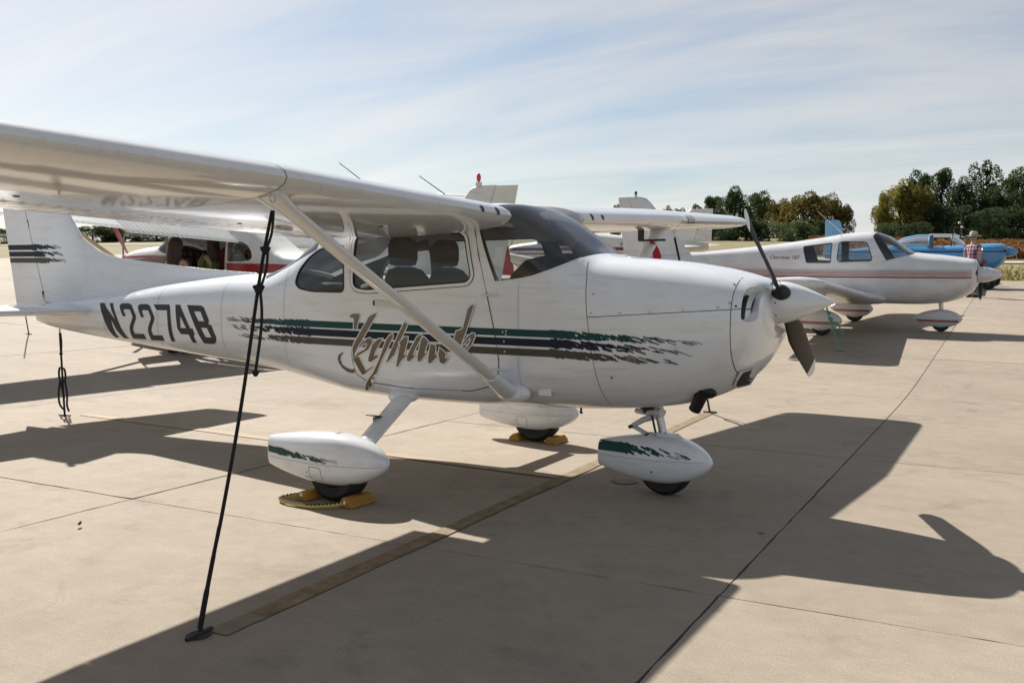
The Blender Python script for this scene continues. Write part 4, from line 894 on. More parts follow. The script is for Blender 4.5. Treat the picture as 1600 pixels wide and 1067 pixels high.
def low_wing(root, ST_, body_m, cuts, stripes, wing, fin, stab, gear, spin, trim, prop_m, texts=()):
    B = Body(ST_); x1, x0 = ST_[0][0], ST_[-1][0]; k = int((x1-x0)/.05)
    pn = B.panels([x1-(x1-x0)*i/k for i in range(k+1)], cuts, 56)
    B.pobj(pn, 'body', 'fuselage', body_m, root)
    V, F, _ = B.panels([x1-.75-(2.6)*i/40 for i in range(41)], cuts, 40, -.02)['body']; mesh('cabin_lining', V, [f[::-1] for f in F if len(f) < 20], INT, root)
    for nm, poly in cuts:
        if 'wind' in nm: B.pobj(pn, nm, 'windshield', GLASS, root, -.003)
        else:
            for sy in (-1, 1):
                V_, F__, q_ = pn[nm]; kf = [f for f in F__ if sum(V_[i].y for i in f)*sy > 0]; ids = sorted(set(i for f in kf for i in f)); mpd = {q: k for k, q in enumerate(ids)}
                B.pobj({'w': ([V_[i] for i in ids], [tuple(mpd[i] for i in f) for f in kf], 0)}, 'w', 'side_window', GLASS, root, -.003)
        P = resample([(*p, 0) for p in hull(poly)+hull(poly)[:1]], 60)[:-1]
        if 'wind' not in nm:
            for sy in (-1, 1): B.line([(p.x, p.y) for p in P], .014, 'gasket', BLACK, root, sy, .003, True)
    for poly, m in stripes:
        for sy in (-1, 1): B.decal([poly], 'stripe', m, root, sy, .003, (.12, .05))
    for (s, x, z, size, sy, m, sh) in texts: side_text(B, s, x, z, size, sy, m, root, sh)
    for sy in (-1, 1):
        (xr, cr_, zr, span, dih, ct) = wing
        sec = lambda y: [xr-.22-(cr_-ct)*.3*(y-.9)/(span-.9) if y > .9 else xr-.22*(y-.45)/.45, sy*y, zr+math.tan(radians(dih))*(y-.45), (cr_+.22 if y <= .45 else cr_+.22-.22*(y-.45)/.45) if y < .9 else cr_-(cr_-ct)*(y-.9)/(span-.9), 2, .145]
        w_ = airfoil('wing', [sec(.30), sec(.45), sec(.9), sec(span*.6), sec(span)], body_m, root, 0, .74, nseg=3)
        tp = []
        for dy, f in ((0, 1), (.08, .97), (.14, .88), (.17, .72)):
            q = sec(span+dy); q[0] -= q[3]*(1-f)*.4; q[3] *= f; q[5] *= f; tp.append(q)
        airfoil('wing_tip', tp, body_m, w_)
        airfoil('flap', [sec(.62), sec(span*.55)], body_m, w_, .748, 1, nseg=24, corr=lambda s_, x, z: .003*abs(sin(s_*2*pi/.22))*(1 if z > 0 else -1) if .78 < x < .97 else 0)
        airfoil('aileron', [sec(span*.56), sec(span*.98)], body_m, w_, .748, 1, nseg=24, corr=lambda s_, x, z: .003*abs(sin(s_*2*pi/.22))*(1 if z > 0 else -1) if .78 < x < .97 else 0)
        (sx, sz, sc, sspan) = stab
        airfoil('stabilator', [[sx, sy*.04, sz, sc, 0, .09], [sx-.03, sy*sspan, sz, sc*.95, 0, .09], [sx-.1, sy*(sspan+.06), sz, sc*.75, 0, .05]], body_m, root, 0, 1, 0)
    # fin (lex, ltx, zb, zt, tex_b, tex_t)
    (l0, l1, zb, zt, t0, t1) = fin; rings = []; rr = []
    for q in (0, .3, .6, .9, .97, 1):
        z = zb+(zt-zb)*q; xl = l0+(l1-l0)*q-(0 if q < .95 else (.03 if q < .99 else .12)); xt = t0+(t1-t0)*q; c = xl-xt
        rings.append([Vector((xl-c*x, c*t_*(1 if q < .99 else .6), z)) for x, t_ in contour(0, .62, .09, 0)]); rr.append([Vector((xl-c*x, c*t_*(1 if q < .99 else .6), z)) for x, t_ in contour(.632, 1, .09, 0)])
    fo = MB().loft(rings).build('fin', fin_m if (fin_m := trim.get('fin')) else body_m, root, True, 45); MB().loft(rr).build('rudder', trim.get('fin') or body_m, root, True, 45)
    MB().tube([(l1-.25, 0, zt-.02), (l1-.25, 0, zt+.05)], .035, 12).build('beacon_base', body_m, fo); MB().ell((l1-.25, 0, zt+.085), (.032, .032, .05), 12, 8).build('beacon_lens', trim.get('beacon', DMETAL), fo)
    # spinner and propeller
    (hx, hz, sr, sl_) = spin
    MB().loft([[Vector((hx+sl_*u, sr*r*cos(2*pi*k/28), hz+sr*r*sin(2*pi*k/28))) for k in range(28)] for u, r in ((0, 1), (.2, .97), (.45, .84), (.7, .60), (.88, .34), (.97, .14), (1, .02))]).build('spinner', trim.get('spinner', body_m), root, True, 60)
    MB().tube([(hx-.03, 0, hz), (hx-.002, 0, hz)], sr*1.02, 28).build('spinner_backplate', BLACK, root)
    list(prop_blades(root, Vector((hx+.05, 0, hz)), trim.get('prop', .93), Vector((0, *trim.get('propdir', (-.2, .98)))).normalized(), prop_m, WHITEP, .14, .12))
    for sy in (-1, 1): MB().ell((ST_[0][0]-.005, sy*.21, hz+.04), (.02, .10, .06), 16, 8).build('air_inlet', BLACK, root)
    # gear
    for kind, x, y, r, fl in gear:
        if fl:
            f_ = egg('wheel_fairing', x-.50, x+.38, r*.42, r*2+.10, .115, body_m, root, y, None, tailw=.12, tailh=.18)
            fair_stripe(f_, x-.44, x+.30, x+.31, r*1.12, r*1.40, fl, 'stripe', 2)
        wheel('tyre', (x, y, r), r, .15, root)
        MB().tube([(x+.02, y, r*1.1), (x-.02, y*.97, .62)], [.035, .045], 12).build('gear_leg', METAL if y == 0 else body_m, root)
    return B
SLOPE = math.atan(.048)
STC = [(.63, 1.32, .90, .28, 1.10, 2.4, 2.3), (.60, 1.37, .82, .37, 1.10, 2.5, 2.4), (.52, 1.395, .74, .42, 1.09, 2.7, 2.5), (.3, 1.43, .62, .455, 1.08, 3, 2.7), (0, 1.47, .55, .485, 1.06, 3.2, 3), (-.34, 1.50, .525, .505, 1.05, 3.4, 3.2), (-.52, 1.53, .522, .512, 1.05, 3.5, 3.3),
       (-.78, 1.71, .522, .52, 1.05, 3.4, 3.3), (-1.02, 1.86, .525, .53, 1.05, 3.3, 3.3), (-1.28, 1.925, .53, .535, 1.05, 3.3, 3.3), (-1.7, 1.905, .54, .53, 1.05, 3.3, 3.3), (-2.08, 1.845, .56, .515, 1.06, 3.2, 3.2), (-2.7, 1.755, .64, .46, 1.10, 3.0, 3.0), (-3.4, 1.67, .76, .38, 1.16, 3, 3), (-4.7, 1.545, .99, .22, 1.25, 2.8, 2.8), (-5.9, 1.45, 1.15, .10, 1.30, 2.5, 2.5), (-6.35, 1.41, 1.20, .05, 1.30, 2.3, 2.3)]
CUTC = [('windshield', [(-1.205, 1.84), (-.925, 1.375), (-.47, 1.49), (-.44, 1.56), (-.44, 1.90), (-1.16, 1.96)]), ('sw1', rounded([(-1.842, 1.345), (-1.165, 1.37), (-1.29, 1.73), (-1.82, 1.74)], .07)), ('sw2', rounded([(-2.437, 1.33), (-1.965, 1.33), (-1.955, 1.716), (-2.53, 1.65)], .02))]
GC = (14.4)
ch = thing('airplane', 'white low-wing airplane with thin faded red side stripes, parked beyond the nearest propeller', 'airplane', (.1, GC, gz(.1, GC)), (SLOPE, 0, 0))
Bc = low_wing(ch, STC, DIRTYW, CUTC, [(poly_rect(-5.6, .56, 1.070, 1.040), mat('worn dark red paint', (.22, .05, .055), .4)), (poly_rect(-5.6, .56, 1.102, 1.086), FADRED), (poly_rect(-5.6, .56, 1.132, 1.116), FADRED), (poly_rect(-5.6, .56, 1.162, 1.146), FADRED), (poly_rect(-5.6, .56, 1.20, 1.176), mat('pale grey stripe', (.38, .38, .39), .4))],
    (-.92, 1.56, .64, 4.45, 6.8, 1.56), (-5.0, -6.08, 1.45, 2.76, -6.62, -6.75), (-5.55, 1.32, .75, 1.5), [('n', .02, 0, .165, FADRED), ('m', -1.88, -1.52, .19, FADRED), ('m', -1.88, 1.52, .19, FADRED)], (.64, 1.10, .155, .43), {'propdir': (-.05, .99), 'prop': .5}, PROPB,
    [('Cherokee 160', -3.22, 1.40, .105, -1, mat('dark red script', (.10, .03, .035), .5), .35)])
MB().tube([(-1.85, .0, 1.9), (-2.35, .0, 2.35)], [.008, .004], 6).build('antenna_rod', DIRTYW, ch)
MB().tube([(.66, 0, 1.12), (.70, 0, 1.12)], .08, 14).build('propeller_hub', BLACK, ch)
# maroon and white one farther back, facing left
mx_, my_ = -13.9, 23.0
ma = thing('airplane', 'distant white airplane with maroon trim seen through the front windshield, nose to the left', 'airplane', (mx_, my_, gz(mx_+2, my_)), (-SLOPE, 0, pi))
low_wing(ma, STC, OLDW, CUTC, [(poly_rect(-5.4, .5, 1.30, 1.20), MAROON), (poly_rect(-2.9, .45, 1.12, 1.08), MAROON)],
    (-.92, 1.56, .64, 4.45, 6.8, 1.56), (-5.0, -5.75, 1.45, 2.45, -6.45, -6.5), (-5.55, 1.32, .75, 1.5), [('n', .02, 0, .165, None), ('m', -1.88, -1.52, .19, None), ('m', -1.88, 1.52, .19, None)], (.64, 1.10, .155, .40), {}, PROPB,
    [('4E', -3.55, 1.33, .20, 1, MAROON, 0)])
# ---------------------------------------------------------------- red and white high-wing behind the tail
rx, ry, RS = -11.7, 6.0, 1.03
rd = thing('airplane', 'white and red high-wing airplane with open door and lowered flaps, parked behind the tail', 'airplane', (rx, ry, gz(-11, ry)+.09), (radians(-.6), 0, pi)); rd.scale = (RS,)*3
def rpart(nm, name, m, keep=lambda v: True, off=0):
    V, F, _ = pan[nm]; kf = [f for f in F if keep(sum((V[i] for i in f), Vector())/len(f))]; ids = sorted(set(i for f in kf for i in f)); mp_ = {q: k for k, q in enumerate(ids)}; VV = [V[i] for i in ids]; NR = [B1.nrm(v) for v in VV]
    return mesh(name, [v+q*off for v, q in zip(VV, NR)], [tuple(mp_[i] for i in f) for f in kf], m, rd, True, [tuple(q) for q in NR])
rpart('body', 'fuselage', OLDW); rpart('bowl', 'nose_bowl', OLDW); rpart('ucowl', 'upper_cowl', OLDW); rpart('lcowl', 'lower_cowl', OLDW); rpart('wsh', 'windshield', GLASS); rpart('rear', 'rear_deck', OLDW)
rpart('rwin', 'side_window', GLASS, lambda v: v.y < 0); rpart('rwin', 'side_window', GLASS, lambda v: v.y > 0); rpart('dwin', 'door_window', GLASS, lambda v: v.y < 0); rpart('door', 'cabin_door', OLDW, lambda v: v.y < 0)
mesh('cabin_lining', lv, [f[::-1] for f in lf if len(f) < 20 and not (sum(lv[i].y for i in f)/len(f) > .3 and -1.98 < sum(lv[i].x for i in f)/len(f) < -.8 and sum(lv[i].z for i in f)/len(f) > .66)], mat('tan cabin lining', (.20, .13, .10), .8), rd)
# open port door swung forward about its front hinge
V, F, _ = pan['door']; kf = [f for f in F if sum(V[i].y for i in f) > 0]; ids = sorted(set(i for f in kf for i in f)); mp_ = {q: k for k, q in enumerate(ids)}; hp = Vector((-.80, .55, 1.1)); Rz = Matrix.Rotation(radians(-78), 3, 'Z')
mesh('open_door', [hp+Rz @ (V[i]-hp) for i in ids], [tuple(mp_[i] for i in f) for f in kf], OLDW, rd)
for sy in (-1, 1):
    B1.decal([[(-5.2, .93), (-3.2, .70), (-2.05, .62), (-2.03, 1.25), (-3.0, 1.24), (-5.2, 1.10)]], 'red_band', REDP, rd, sy, .004, (.08, .05))
    B1.decal([[(-.76, .66), (.0, .62), (.70, .80), (.70, .95), (-.76, 1.00)]], 'red_band', REDP, rd, sy, .004, (.08, .05))
    B1.decal([[(-.76, 1.335), (.72, 1.325), (.72, 1.365), (-.76, 1.375)]], 'stripe', REDP, rd, sy, .004, (.08, .05))
    w_ = airfoil('wing', [csec(.54, sy), csec(2.54, sy), csec(2.66, sy), csec(5.22, sy)], OLDW, rd, 0, .735, nseg=3)
    tp = []
    for y, f in ((5.22, 1), (5.36, .98), (5.47, .88), (5.52, .62)):
        q = csec(y, sy); q[0] -= q[3]*(1-f)*.45; q[3] *= f; q[5] *= f**1.4; tp.append(q)
    airfoil('wing_tip', tp, OLDW, w_)
    cf = lambda s_, x, z: (.006*abs(sin(s_*2*pi/.17))*(1 if z > 0 else -1)) if .78 < x < .975 else 0
    airfoil('flap', [csec(.60, sy), csec(2.64, sy)], OLDW, w_, .75, 1, nseg=110, corr=cf, droop=22); airfoil('aileron', [csec(2.69, sy), csec(5.2, sy)], OLDW, w_, .742, 1, nseg=120, corr=cf, droop=16)
    T = Vector((-.87, sy*2.5, 1.79)); Bt = Vector((-.70, sy*.5, .66)); MB().tube([T, Bt], .045, 12, .6).build('wing_strut', mat('strut paint tinted with sunlight', (.60, .50, .38), .4), rd)  # warm sunlight on the strut is put into its tan colour
    MB().tube([(-1.56, sy*.42, .58), (-1.42, sy*1.2, .25)], [.05, .035], 12, .6).build('gear_leg', OLDW, rd); wheel('tyre', (-1.45, sy*1.27, .21), .21, .16, rd)
    st = airfoil('stabilizer', [[-5.33, sy*.06, 1.05, 1.26, 0, .085], [-5.47, sy*1.7, 1.05, .86, 0, .07]], OLDW, rd, 0, 1, 0)
wheel('tyre', (.17, 0, .18), .18, .13, rd); MB().tube([(.12, 0, .62), (.17, 0, .22)], .03, 12).build('oleo_strut', METAL, rd)
for src, nm in ((fin, 'fin'), (rud, 'rudder')):
    o = bpy.data.objects.new(nm, src.data.copy()); COL.objects.link(o); o.parent = rd; o.data.materials[0] = OLDW; o.scale.z = .955
o = bpy.data.objects.new('dorsal_fin', bpy.data.objects['dorsal_fin'].data.copy()); COL.objects.link(o); o.parent = rd; o.data.materials[0] = OLDW
MB().tube([(-6.42, 0, 2.33), (-6.42, 0, 2.39)], .045, 14).build('beacon_base', OLDW, rd); MB().ell((-6.42, 0, 2.45), (.032, .032, .065), 14, 8).build('beacon_lens', BEACON, rd)
MB().tube([(-6.2, .03, 2.2), (-5.75, .03, 2.25), (-5.45, .03, 2.17)], .008, 6).build('antenna_rod', OLDW, rd)
MB().loft([[Vector((x, r*cos(2*pi*k/24), 1.262+r*sin(2*pi*k/24))) for k in range(24)] for x, r in spr]).build('spinner', REDP, rd, True, 60)
list(prop_blades(rd, HUB, .95, Vector((0, .5, .86)), REDP, WHITEP))
side_text(B1, 'N73', -3.4, .98, .30, 1, MAROON, rd)
for x in (-1.70, -2.42):
    for y in (-.27, .27):
        mb = MB(); rings = [[Vector((x+.16-(z-.8)*.3+.07*sin(a), y+w*cos(a), z)) for a in [2*pi*k/16 for k in range(16)]] for z, w in ((.8, .2), (1.2, .22), (1.42, .18), (1.5, .06))]
        mb.loft(rings); mb.build('seat_back', mat('red seat vinyl', (.16, .02, .022), .6), rd)
mb = MB(); mb.box((-.62, 0, 1.22), (.08, .95, .5)); pnl = mb.build('instrument_panel', BLACK, rd, False)
for y in (-.32, -.2, -.08, .08, .2, .32):
    for z in (1.16, 1.29, 1.40): MB().tube([(-.665, y, z), (-.672, y, z)], .042, 14).build('gauge', mat('gauge face', (.10, .10, .105), .2), pnl)
# ---------------------------------------------------------------- blue low-wing with open cockpit
bx, by = .1, 29.0
bl_ = thing('airplane', 'bright blue low-wing airplane with open canopy, behind the man in the hat', 'airplane', (bx, by, gz(bx, by)), (SLOPE, 0, 0))
STB = [(.16, 1.30, .98, .22, 1.14, 2.3, 2.2), (.12, 1.38, .84, .33, 1.12, 2.4, 2.3), (0, 1.425, .70, .41, 1.10, 2.6, 2.4), (-.2, 1.44, .58, .45, 1.06, 2.8, 2.5), (-.6, 1.42, .52, .48, 1.0, 3, 2.8), (-1.2, 1.39, .50, .5, .98, 3.1, 3), (-2.2, 1.36, .52, .5, .98, 3.1, 3), (-3.1, 1.40, .60, .43, 1.0, 2.8, 3), (-3.7, 1.37, .68, .34, 1.02, 2.6, 2.8), (-4.6, 1.27, .82, .20, 1.06, 2.5, 2.6), (-5.5, 1.20, .95, .07, 1.08, 2.3, 2.3)]
Bb = low_wing(bl_, STB, BLUE, [], [(poly_rect(-5.2, .05, 1.20, 1.17), NAVY)], (-.75, 1.35, .62, 3.4, 4, 1.3), (-4.75, -5.0, 1.15, 2.28, -5.50, -5.52), (-4.75, 1.15, .62, 1.25), [('m', -.25, -1.0, .21, None), ('m', -.25, 1.0, .21, None), ('t', -5.2, 0, .10, None)], (.165, 1.17, .17, .34), {'fin': LBLUE, 'beacon': BEACON, 'prop': .86, 'propdir': (-.99, .1), 'spinner': BLUE}, PROPB)
def canopy(parent, xs_, name, frame_m):
    rings = []
    for x, h, w in xs_: rings.append([Vector((x, w*cos(a), 1.36+h*sin(a)**.8)) for a in [pi*k/16 for k in range(17)]])
    g = MB().loft(rings, False, False).build(name, GLASS, parent)
    for r in (rings[0], rings[-1]): MB().tube([p+Vector((0, 0, .004)) for p in r], .022, 8).build('canopy_frame', frame_m, g)
    return rings
canopy(bl_, [(-1.02, .05, .40), (-1.15, .18, .43), (-1.30, .30, .45), (-1.42, .375, .46)], 'windscreen', DMETAL)
rg = canopy(bl_, [(-2.10, .355, .47), (-2.5, .355, .47), (-2.9, .27, .44), (-3.2, .10, .40)], 'canopy', LBLUE)
MB().tube([r[8]+Vector((0, 0, .01)) for r in rg], .05, 8, .4).build('canopy_spine', LBLUE, bl_)
for sy in (0, 16): MB().tube([r[sy]+Vector((0, 0, .02)) for r in rg], .035, 8).build('canopy_rail', LBLUE, bl_)
mb = MB(); mb.box((-2.1, 0, 1.30), (.10, .7, .5)); mb.build('seat_back', INT, bl_, False); mb = MB(); mb.tube([(-2.06, .2, 1.36), (-2.06, .2, 1.70)], .02); mb.tube([(-2.06, -.2, 1.36), (-2.06, -.2, 1.70)], .02); mb.tube([(-2.06, -.2, 1.70), (-2.06, .2, 1.70)], .02); mb.build('roll_bar', BLACK, bl_)
st_ = []
for k in range(10): r_ = .085 if k % 2 == 0 else .045; st_.append((-.42+r_*1.1*cos(2*pi*k/10+.3), .86+r_*sin(2*pi*k/10+.3)))
for sy in (-1, 1): Bb.decal([st_], 'nose_emblem', mat('red emblem', (.42, .02, .06), .5), bl_, sy, .004)

# ---------------------------------------------------------------- ropes and anchors
def anchor(p, ang, label, m=BLACK, L_=.16, group='tie-down anchors'):
    a = thing('tie_down_anchor', label, 'anchor', (p[0], p[1], gz(p[0], p[1])), (0, 0, ang), group)
    mb = MB(); mb.tube([(-L_/2, 0, .009), (L_/2, 0, .009)], .0085, 8); mb.build('bar', m, a); mb = MB(); mb.loft([[Vector((.055*k*cos(t), .045*k*sin(t), .006)) for t in [2*pi*j/20 for j in range(20)]] for k in (.0, 1)], False); mb.build('recess_plate', mat('dark anchor recess', (.03, .026, .022), .9), a)
    return a
def rope(label, parts, m, group='tie-down ropes', knots=()):
    r = thing('tie_down_rope', label, 'rope', (0, 0, 0), (0, 0, 0), group); r.location = parts[0][1][-1]; o = Vector(parts[0][1][-1])
    for nm, P, rad in parts: MB().tube([Vector(p)-o for p in smoothpath(P, 6)], rad, 8).build(nm, m, r)
    for k in knots:
        c = Vector(k[:3])-o; mb = MB(); mb.ell(c, (k[3], k[3], k[3]*1.15), 12, 8)
        mb.tube([c+Vector((k[3]*.9*cos(t), k[3]*.9*sin(t), k[3]*.5*sin(2*t))) for t in [2*pi*j/14 for j in range(15)]], k[3]*.4, 6); mb.build('knot', m, r)
    return r
R0 = Vector((-.775, -2.55, 1.70)); R1 = Vector((-.44, -3.30, .012))
def on(t, dx=0, dy=0, sag=0): p = R0.lerp(R1, t); return Vector((p.x+dx, p.y+dy, p.z-sag))
rope('long black tie-down rope from the near wing strut to the concrete', [
    ('line', [on(.0, .0), on(.11, -.006), on(.21, -.004), on(.5, .014, 0, .0), on(.75, .01), on(.86, .0), on(1)], .0078), ('loop_strand', [on(0, .01), on(.06, .022), on(.105, .006)], .0062), ('loop_strand', [on(.11, .016), on(.16, .026), on(.205, .012)], .0062),
    ('loose_end', [on(.215, .01), on(.27, .042), on(.33, .058), on(.42, .064), on(.425, .066)], .0066), ('ground_strap', [on(.78, .006), on(.83, .003), on(.88, .0), on(.94, -.003), on(.995, -.004)], [.0078]*8+[.009]*8+[.011]*9)], ROPE, None, [(*on(.108), .019), (*on(.212), .021), (*on(.424, .066), .013)])
anchor((-.435, -3.31), radians(96), 'dark iron anchor bar at the foot of the long near rope', BLACK, .14)
T0 = Vector((-6.10, 0, .80)); T1 = Vector((-5.98, -.05, .012))
def ot(t, dx=0): p = T0.lerp(T1, t); return Vector((p.x+dx, p.y, p.z))
rope('looped black rope hanging from the tail ring to the concrete', [('line', [ot(0), ot(.25), ot(.45), ot(.7), ot(1)], .010), ('loop_strand', [ot(0, .012), ot(.12, .018), ot(.24, .006)], .008),
    ('loop_strand', [ot(.43, .0), ot(.44, -.04), ot(.55, -.05), ot(.6, 0), ot(.55, .045), ot(.45, .04), ot(.43, .0)], .010), ('loop_strand', [ot(.58, -.04), ot(.75, -.075), ot(.87, -.07), ot(.93, -.02), ot(.935, .0)], .0095), ('loose_end', [ot(.58, .035), ot(.75, .055), ot(.88, .045), ot(.95, .07)], .0095), ('loop_strand', [ot(.6, -.035), ot(.72, -.01), ot(.8, .01)], .009)], ROPE, None, [(*ot(.26), .014)])
anchor((-5.98, -.05), radians(10), 'iron tie-down anchor below the tail rope', BLACK, .14)
rope('dark rope from the far wing down to the anchor behind the exhaust', [('line', [(-.78, 2.58, 1.76), (-.79, 3.2, .85), (-.80, 3.73, .012)], .011), ('loop_strand', [(-.79, 3.4, .5), (-.77, 3.5, .25), (-.79, 3.6, .3), (-.79, 3.5, .55)], .009)], ROPE, None)
anchor((-.80, 3.74), radians(10), 'iron anchor at the end of the painted line behind the exhaust', BLACK, .14)
gA = Vector((-.95, 10.6, gz(-.95, 10.6)+.01)); gT = Vector((-1.55, 12.0, 1.02))
rope('pale green rope tying down the near wing of the low-wing airplane', [('line', [gT, gT.lerp(gA, .5)+Vector((0, 0, -.03)), gA], .014), ('loose_end', [gT.lerp(gA, .45), gT.lerp(gA, .55)+Vector((.10, 0, 0)), gT.lerp(gA, .72)+Vector((.14, 0, 0))], .012)], GROPE, None, [(*gT.lerp(gA, .42), .035), (*gT.lerp(gA, .30), .03)])
anchor((gA.x, gA.y), 0, 'small anchor plate at the foot of the green rope', METAL, .18)
qA = Vector((-13.4, 4.4, gz(-13.4, 4.4)+.01)); rope('dark rope at left running down from the red and white wing', [('line', [(-12.5, 3.6, 1.98), (-13.0, 4.05, .9), qA], .010)], ROPE, None); anchor((qA.x, qA.y), 0, 'small anchor at left below the red and white wing', DMETAL, .16)
# red streamer on the pitot
mb = MB(); rings = []
for i in range(9):
    u = i/8; c = Vector((-.84+.05*u+.02*sin(u*5), 2.15+.16*u, ZL[1](2.15)-.165-.36*u)); w = .012+.026*sin(min(1, u*1.15)*pi*.9)**.7; t_ = .5+u*.5; rings.append([c+Vector((w*cos(t_), w*sin(t_), 0))+Vector((.002, 0, 0)), c+Vector((0, 0, .0))+Vector((.006*cos(t_+1.5), .006*sin(t_+1.5), 0)), c-Vector((w*cos(t_), w*sin(t_), 0)), c-Vector((.004*cos(t_+1.5), .004*sin(t_+1.5), 0))])
tag(MB().loft(rings).build('warning_streamer', RED, None), 'red cloth streamer hanging from the tube under the far wing', 'streamer')
# chocks with a striped rope
def chocks(cx, cy, label, rope_on, sw=0):
    c = thing('wheel_chocks', label, 'wheel chock', (cx, cy, 0), (0, 0, sw), 'yellow wheel chocks')
    for sx in (-1, 1):
        mb = MB(); R_ = random.Random(sx+5); prof = [(.054, 0), (.048, .024), (.018, .052), (-.028, .054), (-.048, .028), (-.048, 0)]
        rings = [[Vector((sx*(.175)+sx*p*k, y, .004+z*k2)) for p, z in prof] for y, k, k2 in ((-.125, .86, .86), (-.115, 1, 1), (.105, 1, 1), (.115, .86, .86))]
        mb.loft(rings); b = mb.build('chock_block', CHOCK, c, True, 35); b.data.flip_normals() if sx > 0 else None
    if rope_on:
        P = resample(smoothpath([(.165, -.115, .03), (.12, -.18, .022), (.0, -.245, .014), (-.12, -.25, .014), (-.225, -.235, .014), (-.285, -.19, .015), (-.27, -.13, .02), (-.22, -.105, .028), (-.175, -.108, .04)], 8), 60)
        rp_ = MB().tube(P, .0105, 8).build('rope', YEL, c); mb = MB()
        for i in range(1, 59, 2):
            t_ = (P[i+1]-P[i-1]).normalized(); u = Vector((-t_.y, t_.x, 0)); a = P[i]-t_*.008-u*.0075; b = P[i]+t_*.008+u*.0075; mb.tube([a+Vector((0, 0, .006)), P[i]+Vector((0, 0, .0115)), b+Vector((0, 0, .006))], .0062, 6)
        s_ = mb.build('dark_strands', BLACK, rp_); s_['kind'] = 'stuff'
        for q in ((.17, -.122, .032), (-.175, -.122, .038)): MB().ell(q, (.014, .012, .014), 10, 6).build('rope_end_knot', WHITEP, c)
chocks(-1.475, -1.30, 'yellow chocks with black and yellow rope at the near main wheel', True); chocks(-1.475, 1.30, 'yellow chocks at the far main wheel under the belly', False)
# dry leaf
mb = MB(); rings = [[Vector((.028*u, w*.7, .006+.014*abs(u)+.008*(w != 0))) for w in (-.016*(1-u*u), 0, .016*(1-u*u))] for u in (-1, -.6, -.2, .2, .6, .95)]
lf_ = mb.loft(rings, False, False).build('dry_leaf', mat('dry brown leaf', (.12, .04, .02), .8), None); lf_.location = (-2.24, -2.55, .004); lf_.rotation_euler = (0, 0, 2.2); tag(lf_, 'small dry brown leaf lying on the sunny concrete at left', 'leaf')
# red cover standing beyond the cabin
rcx, rcy = -6.62, 9.2
rcv = thing('equipment_cover', 'crumpled red fabric cover draped over a stand, seen through the cabin', 'cover', (rcx, rcy, gz(rcx, rcy))); rcv.scale = (1.35, 1.35, 1.08)
mb = MB(); R_ = random.Random(9); rings = []
for z, w, d_ in ((.0, .20, .14), (.5, .19, .14), (.95, .18, .13), (1.30, .15, .11), (1.34, .14, .10)):
    rings.append([Vector((w*cos(a)*(1+.12*sin(5*a+z*3)), d_*sin(a)*(1+.12*sin(4*a+z*5)), z)) for a in [2*pi*k/28 for k in range(28)]])
mb.loft(rings); mb.build('lower_cloth', RED, rcv, True, 60)
mb = MB(); rings = []
for z, w, dx in ((1.0, .13, .03), (1.35, .12, .04), (1.6, .085, .045), (1.75, .045, .03), (1.84, .01, .015)): rings.append([Vector((dx+w*cos(a)*(1+.1*sin(3*a)), .6*w*sin(a)-.08, z)) for a in [2*pi*k/20 for k in range(20)]])
mb.loft(rings); mb.build('hood_cloth', RED, rcv, True, 60)

